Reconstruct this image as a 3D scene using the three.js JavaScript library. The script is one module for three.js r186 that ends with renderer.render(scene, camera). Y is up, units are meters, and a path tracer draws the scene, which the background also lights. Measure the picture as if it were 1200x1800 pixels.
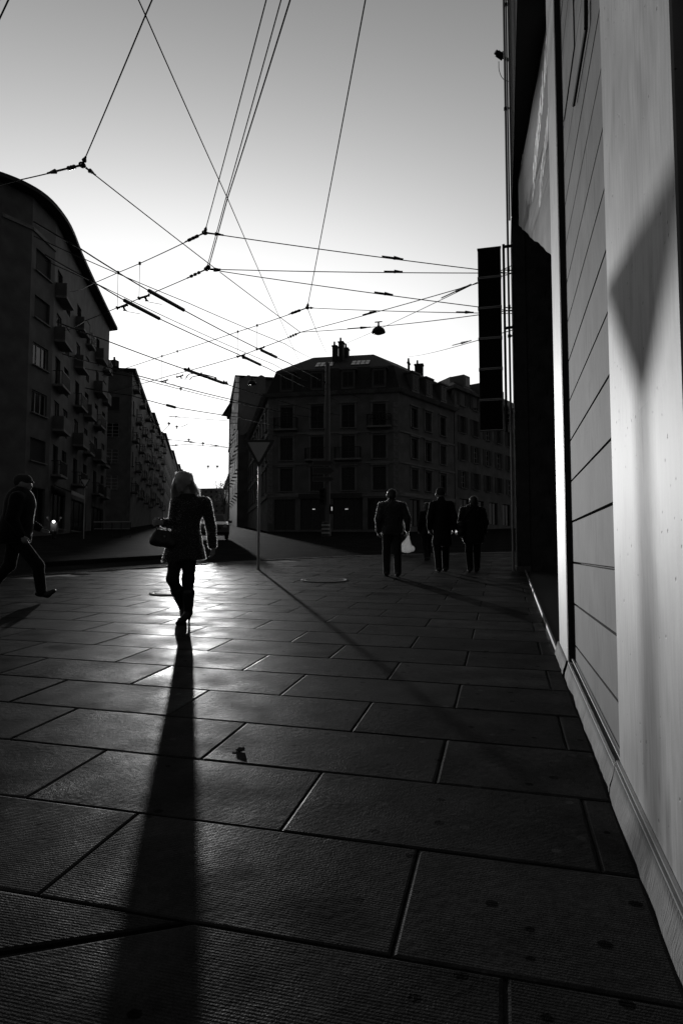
import * as THREE from 'three';
import { mergeGeometries, mergeVertices } from 'three/addons/utils/BufferGeometryUtils.js';
import { ImprovedNoise } from 'three/addons/math/ImprovedNoise.js';

// ---------------------------------------------------------------- camera
const FPX = 1116, PIT = Math.atan(71 / 1116), YAW = 14.3 * Math.PI / 180, CAMH = 1.2;
const V = (x, y, z) => new THREE.Vector3(x, y, z);
const F = V(-Math.sin(YAW), 0, -Math.cos(YAW)), R = V(Math.cos(YAW), 0, -Math.sin(YAW));
const FW = F.clone().multiplyScalar(Math.cos(PIT)).add(V(0, Math.sin(PIT), 0));
const UPV = F.clone().multiplyScalar(-Math.sin(PIT)).add(V(0, Math.cos(PIT), 0));
const CAM = V(0, CAMH, 0);
const camera = new THREE.PerspectiveCamera(2 * Math.atan(900 / FPX) * 180 / Math.PI, 682 / 1024, 0.05, 6000);
camera.position.copy(CAM);
camera.lookAt(CAM.clone().add(FW));
const scene = new THREE.Scene();
const ray = (px, py) => FW.clone().addScaledVector(R, (px - 600) / FPX).addScaledVector(UPV, (900 - py) / FPX);

// ---------------------------------------------------------------- sun, sky, exposure
const SUN = ray(336, 840).normalize();
const skyTex = (() => {
  const w = 1024, h = 512, d = new Float32Array(w * h * 4);
  for (let j = 0; j < h; j++) for (let i = 0; i < w; i++) {
    const el = ((j + 0.5) / h - 0.5) * Math.PI, az = ((i + 0.5) / w - 0.5) * 2 * Math.PI;
    const e2 = Math.max(el, 0), dir = V(Math.cos(e2) * Math.cos(az), Math.sin(e2), Math.cos(e2) * Math.sin(az));
    // layered twilight: brightness falls with height fast and with the bearing from the sun slowly
    const sEl = Math.asin(SUN.y), sAz = Math.atan2(SUN.z, SUN.x); let da = Math.abs(az - sAz); if (da > Math.PI) da = 2 * Math.PI - da;
    const th = Math.hypot(e2 - sEl, 0.6 * da * Math.cos((e2 + sEl) / 2)) * 180 / Math.PI;
    const raw = 4.6 * Math.exp(-th / 12.6), v = 0.04 + (raw < 0.75 ? raw : 0.75 + 0.6 * (1 - Math.exp(-(raw - 0.75) / 0.6)));
    const k = (j * w + i) * 4;
    d[k] = d[k + 1] = d[k + 2] = v; d[k + 3] = 1;
  }
  const t = new THREE.DataTexture(d, w, h, THREE.RGBAFormat, THREE.FloatType);
  t.mapping = THREE.EquirectangularReflectionMapping; t.magFilter = t.minFilter = THREE.LinearFilter;
  t.needsUpdate = true;
  return t;
})();
scene.background = skyTex;
scene.environment = skyTex;
const sun = new THREE.DirectionalLight(0xffffff, 3.2);
sun.position.copy(SUN).multiplyScalar(300);
sun.castShadow = true;
sun.shadow.radius = 1.25;
sun.shadow.mapSize.set(4096, 4096);
Object.assign(sun.shadow.camera, { left: -60, right: 60, top: 40, bottom: -40, near: 1, far: 900 });
scene.add(sun, sun.target);
const renderer = new THREE.WebGLRenderer({ antialias: true });
renderer.setSize(682, 1024);
renderer.toneMapping = THREE.LinearToneMapping;
renderer.toneMappingExposure = 1;
renderer.shadowMap.enabled = true;

// ---------------------------------------------------------------- helpers
let seed = 7;
const rnd = () => { seed = (seed * 1664525 + 1013904223) >>> 0; return seed / 4294967296; };
const rr = (a, b) => a + (b - a) * rnd();
const noise = new ImprovedNoise();
const SLOPE = Math.tan(PIT - Math.atan(8 / 1116));
const ease = (f) => { const a = 520, b = -120; return f > a ? a + (f - a) * 0.0 : f < b ? b : f; };
const gy = (x, z) => SLOPE * ease(x * F.x + z * F.z);           // the street climbs away from the camera
const L = (fwd, lat) => [F.x * fwd + R.x * lat, F.z * fwd + R.z * lat];
const G = (px, py) => { const d = ray(px, py); const t = -CAMH / (d.y - SLOPE * (d.x * F.x + d.z * F.z)); return CAM.clone().addScaledVector(d, t); };
const Wp = (px, py, h) => { const d = ray(px, py); const t = (h - CAMH) / (d.y - SLOPE * (d.x * F.x + d.z * F.z)); return CAM.clone().addScaledVector(d, t); };
const Dp = (px, py, fwd) => { const d = ray(px, py); return CAM.clone().addScaledVector(d, fwd / (d.x * F.x + d.z * F.z)); };
const Xp = (px, py, x) => { const d = ray(px, py); return CAM.clone().addScaledVector(d, x / d.x); };
const used = {};
const numbered = (n) => { const k = used[n] = (used[n] ?? -1) + 1; return k ? n + '_' + String(k).padStart(3, '0') : n; };
function thing(name, label, category, pos = V(0, 0, 0), group, kind) {
  const o = new THREE.Group(); o.name = numbered(name); o.position.copy(pos); scene.add(o);
  o.userData = { label, category };
  if (group) o.userData.group = group;
  if (kind) o.userData.kind = kind;
  o.userData.label === undefined && delete o.userData.label;
  return o;
}
const rootOf = (o) => { while (o.parent && o.parent !== scene) o = o.parent; return o; };
function part(parent, name, geo, mat, label) {                  // geometry in world coordinates
  const r = rootOf(parent), g = Array.isArray(geo) ? merge(geo) : geo;
  g.translate(-r.position.x, -r.position.y, -r.position.z);
  return lpart(parent, name, g, mat, label);
}
function lpart(parent, name, geo, mat, label) {                 // geometry in the thing's own coordinates
  const g = Array.isArray(geo) ? merge(geo) : geo;
  const m = new THREE.Mesh(g, mat); m.name = name; m.castShadow = m.receiveShadow = true;
  if (label) m.userData.label = label;
  parent.add(m);
  return m;
}
function merge(list) {
  const l = list.map((g) => {
    const c = g.index ? g.toNonIndexed() : g;
    if (!c.attributes.uv) c.setAttribute('uv', new THREE.BufferAttribute(new Float32Array(c.attributes.position.count * 2), 2));
    if (!c.attributes.normal) c.computeVertexNormals();
    for (const k of Object.keys(c.attributes)) if (!['position', 'normal', 'uv'].includes(k)) c.deleteAttribute(k);
    return c;
  });
  return l.length === 1 ? l[0] : mergeGeometries(l);
}
function structure(o) { o.userData.kind = 'structure'; return o; }
const box = (w, h, d, x = 0, y = 0, z = 0) => { const g = new THREE.BoxGeometry(w, h, d); g.translate(x, y, z); return g; };
// a box with chamfered edges
function cbox(w, h, d, c, x = 0, y = 0, z = 0) {
  const s = new THREE.Shape(); const a = w / 2 - c, b = h / 2 - c;
  s.moveTo(-a, -b); s.lineTo(a, -b); s.lineTo(a, b); s.lineTo(-a, b); s.lineTo(-a, -b);
  const g = new THREE.ExtrudeGeometry(s, { depth: d - 2 * c, bevelEnabled: true, bevelThickness: c, bevelSize: c, bevelSegments: 1 });
  g.translate(x, y, z - d / 2 + c);
  return g;
}
const cyl = (r0, r1, h, n = 12, x = 0, y = 0, z = 0) => { const g = new THREE.CylinderGeometry(r1, r0, h, n); g.translate(x, y, z); return g; };
function rod(a, b, r, n = 6, r2 = r) {
  const d = b.clone().sub(a), g = new THREE.CylinderGeometry(r2, r, d.length(), n);
  g.translate(0, d.length() / 2, 0);
  g.applyQuaternion(new THREE.Quaternion().setFromUnitVectors(V(0, 1, 0), d.normalize()));
  g.translate(a.x, a.y, a.z);
  return g;
}
function tube(pts, r, seg = 16, n = 5) { return new THREE.TubeGeometry(new THREE.CatmullRomCurve3(pts), seg, r, n); }
const bar = (a, b, w, h) => { const d = b.clone().sub(a), l = d.length(); const g = new THREE.BoxGeometry(w, h, l); g.applyMatrix4(new THREE.Matrix4().lookAt(b, a, V(0, 1, 0))); const m = a.clone().add(b).multiplyScalar(0.5); g.translate(m.x, m.y, m.z); return g; };
function quadGeo(quads) {                                        // list of [a,b,c,d] (Vector3), flat faces
  const p = [], uv = [];
  for (const [a, b, c, d] of quads) {
    const u = b.distanceTo(a), v = c.distanceTo(b);
    for (const q of d ? [a, b, c, a, c, d] : [a, b, c]) p.push(q.x, q.y, q.z);
    uv.push(0, 0, u, 0, u, v); if (d) uv.push(0, 0, u, v, 0, v);
  }
  const g = new THREE.BufferGeometry();
  g.setAttribute('position', new THREE.Float32BufferAttribute(p, 3)); g.setAttribute('uv', new THREE.Float32BufferAttribute(uv, 2));
  g.computeVertexNormals();
  return g;
}
// closed ring of [x,z] points lofted from height y0 to another ring at y1
function loft(p0, y0, p1, y1, capTop = true, capBottom = false) {
  const q = [], n = p0.length;
  for (let i = 0; i < n; i++) {
    const j = (i + 1) % n;
    q.push([V(p0[i][0], y0, p0[i][1]), V(p0[j][0], y0, p0[j][1]), V(p1[j][0], y1, p1[j][1]), V(p1[i][0], y1, p1[i][1])]);
  }
  const gs = [quadGeo(q)];
  const cap = (p, y) => {
    const tri = THREE.ShapeUtils.triangulateShape(p.map(([x, z]) => new THREE.Vector2(x, z)), []);
    return quadGeo(tri.map((t) => t.map((k) => V(p[k][0], y, p[k][1]))));
  };
  if (capTop) gs.push(cap(p1, y1));
  if (capBottom) gs.push(cap(p0, y0));
  return merge(gs);
}
function offsetRing(p, d) {                                      // positive d: outwards for rings that run left to right as seen from the front
  const n = p.length, out = [];
  for (let i = 0; i < n; i++) {
    const a = p[(i + n - 1) % n], b = p[i], c = p[(i + 1) % n];
    const n1 = new THREE.Vector2(-(b[1] - a[1]), b[0] - a[0]).normalize(), n2 = new THREE.Vector2(-(c[1] - b[1]), c[0] - b[0]).normalize();
    const m = n1.clone().add(n2).normalize(), k = Math.min(2.2, 1 / Math.max(0.3, m.dot(n1)));
    out.push([b[0] + m.x * d * k, b[1] + m.y * d * k]);
  }
  return out;
}

// ---------------------------------------------------------------- procedural textures and materials
const grey = (v) => new THREE.Color().setRGB(v, v, v);
function tex(w, h, fn, srgb, repX = 1, repY = 1) {
  const d = new Uint8Array(w * h * 4);
  for (let j = 0; j < h; j++) for (let i = 0; i < w; i++) {
    const v = Math.max(0, Math.min(255, fn(i / w, j / h, i, j) * 255)) | 0, k = (j * w + i) * 4;
    d[k] = d[k + 1] = d[k + 2] = v; d[k + 3] = 255;
  }
  const t = new THREE.DataTexture(d, w, h); t.wrapS = t.wrapT = THREE.RepeatWrapping;
  t.magFilter = THREE.LinearFilter; t.minFilter = THREE.LinearMipmapLinearFilter; t.generateMipmaps = true;
  if (srgb) t.colorSpace = THREE.SRGBColorSpace;
  t.repeat.set(repX, repY); t.needsUpdate = true;
  return t;
}
// tiling fractal noise, 0..1
const fbm = (u, v, per, oct, s = 0) => {
  let a = 0, amp = 0.5, f = per;
  for (let o = 0; o < oct; o++) {
    const U = u * f, W = v * f, fu = u, fv = v;
    const n00 = noise.noise(U, W, s + o * 7.3), n10 = noise.noise(U - f, W, s + o * 7.3), n01 = noise.noise(U, W - f, s + o * 7.3), n11 = noise.noise(U - f, W - f, s + o * 7.3);
    a += amp * (n00 * (1 - fu) * (1 - fv) + n10 * fu * (1 - fv) + n01 * (1 - fu) * fv + n11 * fu * fv);
    amp *= 0.5; f *= 2;
  }
  return 0.5 + a * 0.8;
};
const hash = (i, j) => { let t = Math.imul(i * 374761393 + j * 668265263, 1274126177); t ^= t >>> 13; t = Math.imul(t, 1103515245); return ((t ^ (t >>> 16)) >>> 0) / 4294967296; };
// bush-hammered paving: rows of small tooth marks, 1.2 m per repeat
const paveBump = tex(1024, 1024, (u, v, i, j) => {
  const row = Math.floor(v * 110), ph = hash(row, 3) * 0.6;
  const r = 0.5 + 0.5 * Math.cos(v * 110 * 2 * Math.PI), c = 0.5 + 0.5 * Math.cos((u * 90 + ph) * 2 * Math.PI);
  const big = fbm(u, v, 4, 3, 1), m = Math.max(0, Math.min(1, (fbm(u, v, 6, 2, 9) - 0.36) * 4));
  return 0.3 + (r * 0.3 + c * 0.25 * r + 0.35 * (hash(i >> 2, j >> 2) - 0.5) + 0.35 * (hash(i >> 1, j >> 1) - 0.5)) * 0.42 * (0.4 + 0.6 * m) + (big - 0.5) * 0.16 + 0.5 * (fbm(u, v, 40, 2, 13) - 0.5);
});
const paveRough = tex(512, 512, (u, v, i, j) => 0.66 + 0.9 * (fbm(u, v, 5, 4, 3) - 0.5) + 0.08 * (hash(i, j) - 0.5));
const paveTone = (s) => tex(512, 512, (u, v, i, j) => {
  let t = 0.72 + 0.75 * (fbm(u, v, 5, 4, s) - 0.5) + 0.3 * (fbm(u, v, 48, 2, s + 2) - 0.5) + 0.2 * (hash(i + s * 31, j) - 0.5);
  const ci = i >> 5, cj = j >> 5, hx = hash(ci + s * 7, cj); if (hx > 0.86) { const x = (i & 31) - 16 + 8 * (hash(ci, cj + s) - 0.5), y = (j & 31) - 16 + 8 * (hash(ci + 5, cj) - 0.5); if (x * x + y * y * 1.4 < 12 + 30 * hash(ci + 3, cj)) t *= hash(ci + 11, cj) > 0.3 ? 0.45 : 1.35; }   // trodden gum spots
  return t;
}, true);
const concreteTone = tex(768, 768, (u, v, i, j) => {
  const stain = Math.max(0, fbm(u, v * 0.25, 14, 3, 24) - 0.56) * Math.max(0, fbm(u, v, 3, 2, 27) - 0.4) * 14, dense = fbm(u, v, 5, 2, 29) > 0.52 ? 0.9 : 0.985;
  const streak = fbm(u, v * 0.125, 64, 2, 4) - 0.5, streak2 = fbm(u, v * 0.25, 24, 2, 14) - 0.5, cloud = fbm(u, v, 3, 4, 6) - 0.5;
  let t = 0.84 - 0.5 * Math.min(1, stain) + streak * 0.2 + streak2 * 0.12 + cloud * 0.6 + 0.05 * (hash(i, j) - 0.5);
  const ci = i >> 4, cj = j >> 4, hx = hash(ci, cj);                     // air holes in clusters
  if (hx > dense) { const x = (i & 15) - 4 - 8 * hash(ci + 9, cj), y = (j & 15) - 4 - 8 * hash(ci, cj + 9); if (x * x + y * y < 1 + 7 * hash(ci + 3, cj + 5) ** 3) t *= 0.4; }
  return t;
}, true);
const concreteBump = tex(768, 768, (u, v, i, j) => {
  let t = 0.6 + (fbm(u, v * 0.125, 64, 2, 4) - 0.5) * 0.35 + (fbm(u, v, 8, 4, 6) - 0.5) * 0.4 + 0.05 * (hash(i, j) - 0.5);
  const ci = i >> 4, cj = j >> 4, hx = hash(ci, cj);
  if (hx > (fbm(u, v, 5, 2, 29) > 0.52 ? 0.9 : 0.985)) { const x = (i & 15) - 4 - 8 * hash(ci + 9, cj), y = (j & 15) - 4 - 8 * hash(ci, cj + 9); if (x * x + y * y < 1 + 7 * hash(ci + 3, cj + 5) ** 3) t = 0; }
  return t;
});
const renderTone = tex(512, 512, (u, v, i, j) => 0.8 + 0.5 * (fbm(u, v, 4, 5, 21) - 0.5) + 0.06 * (hash(i, j) - 0.5), true);
const asphaltTone = tex(512, 512, (u, v, i, j) => 0.7 + 0.5 * (fbm(u, v, 3, 5, 31) - 0.5) + 0.3 * (hash(i, j) - 0.5), true);
const asphaltBump = tex(512, 512, (u, v, i, j) => 0.5 + 0.6 * (hash(i >> 1, j >> 1) - 0.5) + 0.4 * (fbm(u, v, 16, 3, 33) - 0.5));
const rep = (t, x, y) => { const c = t.clone(); c.repeat.set(x, y); c.needsUpdate = true; return c; };
const mat = (v, rough = 0.8, o = {}) => new THREE.MeshPhysicalMaterial({ color: grey(v), roughness: rough, metalness: 0, ...o });
const M = {
  asphalt: mat(0.045, 0.95, { map: rep(asphaltTone, 1 / 3, 1 / 3), bumpMap: rep(asphaltBump, 1 / 0.8, 1 / 0.8), bumpScale: 0.004, specularIntensity: 0.0008 }),
  pave: [0, 1, 2].map((k) => mat([0.05, 0.066, 0.036][k], 0.84, { map: rep(paveTone(41 + k), 1 / 1.7, 1 / 1.7), bumpMap: rep(paveBump, 1 / 1.2, 1 / 1.2), bumpScale: [0.0034, 0.0026, 0.004][k], roughnessMap: rep(paveRough, 1 / 2.3, 1 / 2.3), specularIntensity: 0.011 })),
  bed: mat(0.03, 0.95),
  kerb: mat(0.16, 0.6, { map: rep(concreteTone, 0.5, 0.5), bumpMap: rep(concreteBump, 1, 1), bumpScale: 0.003 }),
  concrete: mat(0.28, 0.6, { map: rep(concreteTone, 1 / 1.7, 1 / 1.7), bumpMap: rep(concreteBump, 1 / 1.7, 1 / 1.7), bumpScale: 0.003, specularIntensity: 0.5 }),
  mortar: mat(0.14, 0.9, { map: rep(concreteTone, 1.3, 1.3), bumpMap: rep(concreteBump, 2, 2), bumpScale: 0.01 }),
  panel: [0, 1].map((k) => mat(0.11 + 0.008 * k, 0.8, { specularIntensity: 0.3, map: rep(concreteTone, 1 / 1.1, 1 / 1.1), bumpMap: rep(concreteBump, 1 / 0.9, 1 / 0.9), bumpScale: 0.0015 })),
  trim: mat(0.3, 0.45, { metalness: 0.6 }),
  finFace: mat(0.22, 0.55, { map: rep(concreteTone, 1 / 1.3, 1 / 1.3), bumpMap: rep(concreteBump, 1 / 1.3, 1 / 1.3), bumpScale: 0.002 }),
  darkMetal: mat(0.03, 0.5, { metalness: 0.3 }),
  blackGlass: mat(0.008, 0.35, { specularIntensity: 0.15 }),
  joint: mat(0.02, 0.9),
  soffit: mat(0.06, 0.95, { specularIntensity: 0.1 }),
  wire: mat(0.015, 0.95, { specularIntensity: 0.05 }),
  insul: mat(0.03, 0.45),
  facadeA: mat(0.24, 0.9, { map: rep(renderTone, 0.2, 0.2) }),
  facadeB: mat(0.26, 0.9, { map: rep(renderTone, 0.2, 0.2) }),
  facadeC: mat(0.3, 0.9, { map: rep(renderTone, 0.2, 0.2) }),
  stone: mat(0.4, 0.85, { map: rep(concreteTone, 0.3, 0.3) }),
  roof: mat(0.05, 0.8, { map: rep(renderTone, 0.5, 0.5) }),
  zinc: mat(0.12, 0.5, { metalness: 0.3 }),
  glass: mat(0.01, 0.12, { specularIntensity: 0.6 }),
  frame: mat(0.45, 0.6),
  shutter: mat(0.06, 0.8),
  iron: mat(0.02, 0.55, { metalness: 0.4 }),
  steel: mat(0.3, 0.4, { metalness: 0.7 }),
  galv: mat(0.35, 0.45, { metalness: 0.6 }),
  skylight: mat(0.3, 0.2, { specularIntensity: 1 }),
  bulb: new THREE.MeshStandardMaterial({ color: grey(0.6), emissive: grey(1), emissiveIntensity: 0.5 }),
};

// ---------------------------------------------------------------- ground: one climbing sheet of asphalt
{
  const fs = [-600, -120, -40, -10, 0, 8, 14, 20, 30, 45, 60, 80, 120, 180, 260, 400, 520, 900, 3000], ls = [-3000, -600, -200, -80, -40, -20, -10, 0, 10, 20, 40, 80, 200, 600, 3000];
  const p = [], uv = [], idx = [];
  fs.forEach((f) => ls.forEach((l) => { const [x, z] = L(f, l); p.push(x, SLOPE * ease(f) - 0.13, z); uv.push(x, z); }));
  for (let i = 0; i < fs.length - 1; i++) for (let j = 0; j < ls.length - 1; j++) { const a = i * ls.length + j; idx.push(a, a + 1, a + ls.length, a + 1, a + ls.length + 1, a + ls.length); }
  const g = new THREE.BufferGeometry();
  g.setAttribute('position', new THREE.Float32BufferAttribute(p, 3)); g.setAttribute('uv', new THREE.Float32BufferAttribute(uv, 2)); g.setIndex(idx); g.computeVertexNormals();
  const road = new THREE.Mesh(g, M.asphalt); road.name = 'road'; road.receiveShadow = true; scene.add(road); structure(road);
}
// ---------------------------------------------------------------- pavement of half-bonded stone slabs
const pavement = structure(thing('pavement', undefined, undefined, V(0, 0, 0)));
delete pavement.userData.label; delete pavement.userData.category;
// far edge of the pavement (pixels on the ground), left to right, and its side edge
const edgePts = [[-420, 1062], [-150, 1030], [90, 1008.5], [290, 995], [400, 988], [520, 981.5], [640, 976.5], [780, 972.5], [905, 970]].map(([a, b]) => G(a, b));
const slabTop = (x, z) => gy(x, z);
function slabGeo(poly, drop, c, tx, tz) {                       // poly: [x,z] ring; bevelled block that follows the slope
  const n = poly.length, cx = poly.reduce((s, q) => s + q[0], 0) / n, cz = poly.reduce((s, q) => s + q[1], 0) / n;
  const inner = offsetRingIn(poly, c * 2.2);
  const top = (x, z) => slabTop(x, z) + drop + (x - cx) * tx + (z - cz) * tz;
  const a = inner.map(([x, z]) => V(x, top(x, z), z)), b = poly.map(([x, z]) => V(x, top(x, z) - c * 0.75, z)), d = poly.map(([x, z]) => V(x, top(x, z) - 0.06, z));
  const q = [];
  for (let i = 0; i < n; i++) { const j = (i + 1) % n; q.push([a[i], a[j], b[j], b[i]], [b[i], b[j], d[j], d[i]]); }
  for (let i = 1; i < n - 1; i++) q.push([a[0], a[i], a[i + 1]]);
  const g = quadGeo(q), P = g.attributes.position, U = g.attributes.uv, ou = rnd() * 9, ov = rnd() * 9, tw = rr(-0.03, 0.03);
  for (let i = 0; i < P.count; i++) U.setXY(i, P.getX(i) + tw * P.getZ(i) + ou, P.getZ(i) - tw * P.getX(i) + ov);
  return g;
}
function offsetRingIn(p, d) {
  const s = Math.sign(p.reduce((t, q, i) => { const r = p[(i + 1) % p.length]; return t + q[0] * r[1] - r[0] * q[1]; }, 0));
  return offsetRing(p, s * d);
}
const Z0 = -1.78, DZ = 0.578, LX = 1.14, GAP = 0.004;
const wallEdge = 0.425;
const poly2 = edgePts.map((p) => [p.x, p.z]);
// distance inside the far edge: the edge line runs left to right, inside is nearer the camera
function zEdge(x) {                                             // z of the far edge at x
  for (let i = 0; i < poly2.length - 1; i++) if (x >= poly2[i][0] && x <= poly2[i + 1][0]) { const t = (x - poly2[i][0]) / (poly2[i + 1][0] - poly2[i][0]); return poly2[i][1] + t * (poly2[i + 1][1] - poly2[i][1]); }
  return x < poly2[0][0] ? poly2[0][1] : poly2[poly2.length - 1][1];
}
{
  // mortar bed under the slabs
  const xs = []; for (let x = -15; x < 0.45; x += 0.7) xs.push(x); xs.push(3.5);
  const q = [];
  for (let i = 0; i < xs.length - 1; i++) {
    const a = xs[i], b = xs[i + 1], ya = (x, z) => V(x, gy(x, z) - 0.016, z);
    q.push([ya(a, 3), ya(b, 3), ya(b, zEdge(b) + 0.02), ya(a, zEdge(a) + 0.02)]);
  }
  part(pavement, 'mortar_bed', quadGeo(q), M.bed);
  let count = 0;
  const rest = [];
  const put = (poly) => {
    const c = poly.reduce((s, q) => [s[0] + q[0] / poly.length, s[1] + q[1] / poly.length], [0, 0]);
    const g = slabGeo(poly, rr(-0.001, 0.001), rr(0.003, 0.0055), rr(-0.001, 0.001), rr(-0.0015, 0.0015));
    const f = c[0] * F.x + c[1] * F.z, l = c[0] * R.x + c[1] * R.z;
    const seen = f > 0.9 && Math.abs(l) < f * 0.56 + 1.0;
    if (seen && count < 290) { count++; part(pavement, 'slab', g, M.pave[(rnd() * 3) | 0]); }
    else if (Math.abs(l) < f * 0.6 + 4) rest.push(g);
  };
  const clip = (x0, x1, z0, z1) => {                            // z0 nearer (larger), z1 farther
    const e0 = zEdge(x0) + 0.15, e1 = zEdge(x1) + 0.15;
    if (z0 < Math.max(e0, e1) + 0.06) return;
    const a = Math.max(z1, e0), b = Math.max(z1, e1);
    put([[x0 + GAP, z0 - GAP], [x1 - GAP, z0 - GAP], [x1 - GAP, b + GAP], [x0 + GAP, a + GAP]]);
  };
  for (let k = 0; k < 40; k++) {
    const z0 = Z0 - k * DZ, z1 = z0 - DZ, off = k % 2 ? 0.265 : -0.315;
    const xs2 = [wallEdge];
    if (k % 2) xs2.push(0.3);
    for (let x = k % 2 ? off - LX + 0.035 : off; x > -15; x -= LX + rr(-0.02, 0.02)) xs2.push(x);
    for (let i = 0; i < xs2.length - 1; i++) clip(xs2[i + 1], xs2[i], z0, z1);
  }
  // nearest course, with one slab cut on the skew
  const zn = Z0 + 0.62;
  put([[-0.93, Z0 - GAP], [-1.36, Z0 + 0.24], [-2.2, Z0 + 0.7], [-2.6, Z0 + 0.7], [-2.6, Z0 - GAP]].map(([x, z]) => [x - GAP, z - (z < Z0 + 0.01 ? -2 * GAP : 0)]).reverse());
  put([[-0.9, Z0 + GAP], [-1.34, Z0 + 0.25 + 0.012], [-1.95, zn], [-0.02, zn], [-0.02, Z0 + GAP]].map(([x, z]) => [x, z]));
  put([[-0.008, Z0 + GAP], [-0.008, zn], [wallEdge, zn], [wallEdge, Z0 + GAP]]);
  const rm = part(pavement, 'slab_field', rest.length ? merge(rest) : box(0.1, 0.01, 0.1, 0, -1, 0), M.pave[0]); rm.userData.kind = 'stuff';
  // kerb stones along the far edge
  let carry = [];
  for (let i = 0; i < edgePts.length - 1; i++) { const n = Math.max(1, Math.round(edgePts[i].distanceTo(edgePts[i + 1]) / 1.1)); for (let j = 0; j < n; j++) carry.push(edgePts[i].clone().lerp(edgePts[i + 1], j / n)); }
  carry.push(edgePts[edgePts.length - 1]);
  for (let i = 0; i < carry.length - 1; i++) {
    const a = carry[i], b = carry[i + 1], d = b.clone().sub(a).setY(0).normalize().multiplyScalar(0.006);
    const ps = [[a.x + d.x, a.z + d.z], [b.x - d.x, b.z - d.z], [b.x - d.x - 0.04, b.z - d.z + 0.15], [a.x + d.x - 0.04, a.z + d.z + 0.15]];
    const top = (q, h) => V(q[0], gy(q[0], q[1]) + h, q[1]);
    const hi = 0.004 + rr(-0.002, 0.003), lo = -0.2, in_ = offsetRingIn(ps, 0.012);
    const qs = []; for (let k = 0; k < 4; k++) { const m = (k + 1) % 4; qs.push([top(in_[k], hi), top(in_[m], hi), top(ps[m], hi - 0.012), top(ps[k], hi - 0.012)], [top(ps[k], hi - 0.012), top(ps[m], hi - 0.012), top(ps[m], lo), top(ps[k], lo)]); }
    qs.push(in_.map((q) => top(q, hi)));
    part(pavement, 'kerb_stone', quadGeo(qs), M.kerb);
  }
}
// traffic island across the road: a low kerbed strip
{
  const o = structure(thing('traffic_island', undefined, undefined)); delete o.userData.category;
  const pts = [[60, 989], [200, 980.5], [330, 973]].map(([a, b]) => G(a, b)), far = [[330, 968], [200, 973], [60, 980]].map(([a, b]) => G(a, b));
  const ring = [...pts, ...far].map((p) => [p.x, p.z]);
  const top = offsetRingIn(ring, 0.02), q = [];
  for (let k = 0; k < ring.length; k++) { const m = (k + 1) % ring.length; const T = (r, h) => V(r[0], gy(r[0], r[1]) + h, r[1]); q.push([T(ring[k], -0.2), T(ring[m], -0.2), T(ring[m], -0.02), T(ring[k], -0.02)], [T(ring[k], -0.02), T(ring[m], -0.02), T(top[m], 0), T(top[k], 0)]); }
  q.push([0, 1, 4, 5].map((k) => V(top[k][0], gy(top[k][0], top[k][1]), top[k][1])), [1, 2, 3, 4].map((k) => V(top[k][0], gy(top[k][0], top[k][1]), top[k][1])));
  part(o, 'island_block', quadGeo(q), M.asphalt);
}

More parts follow.
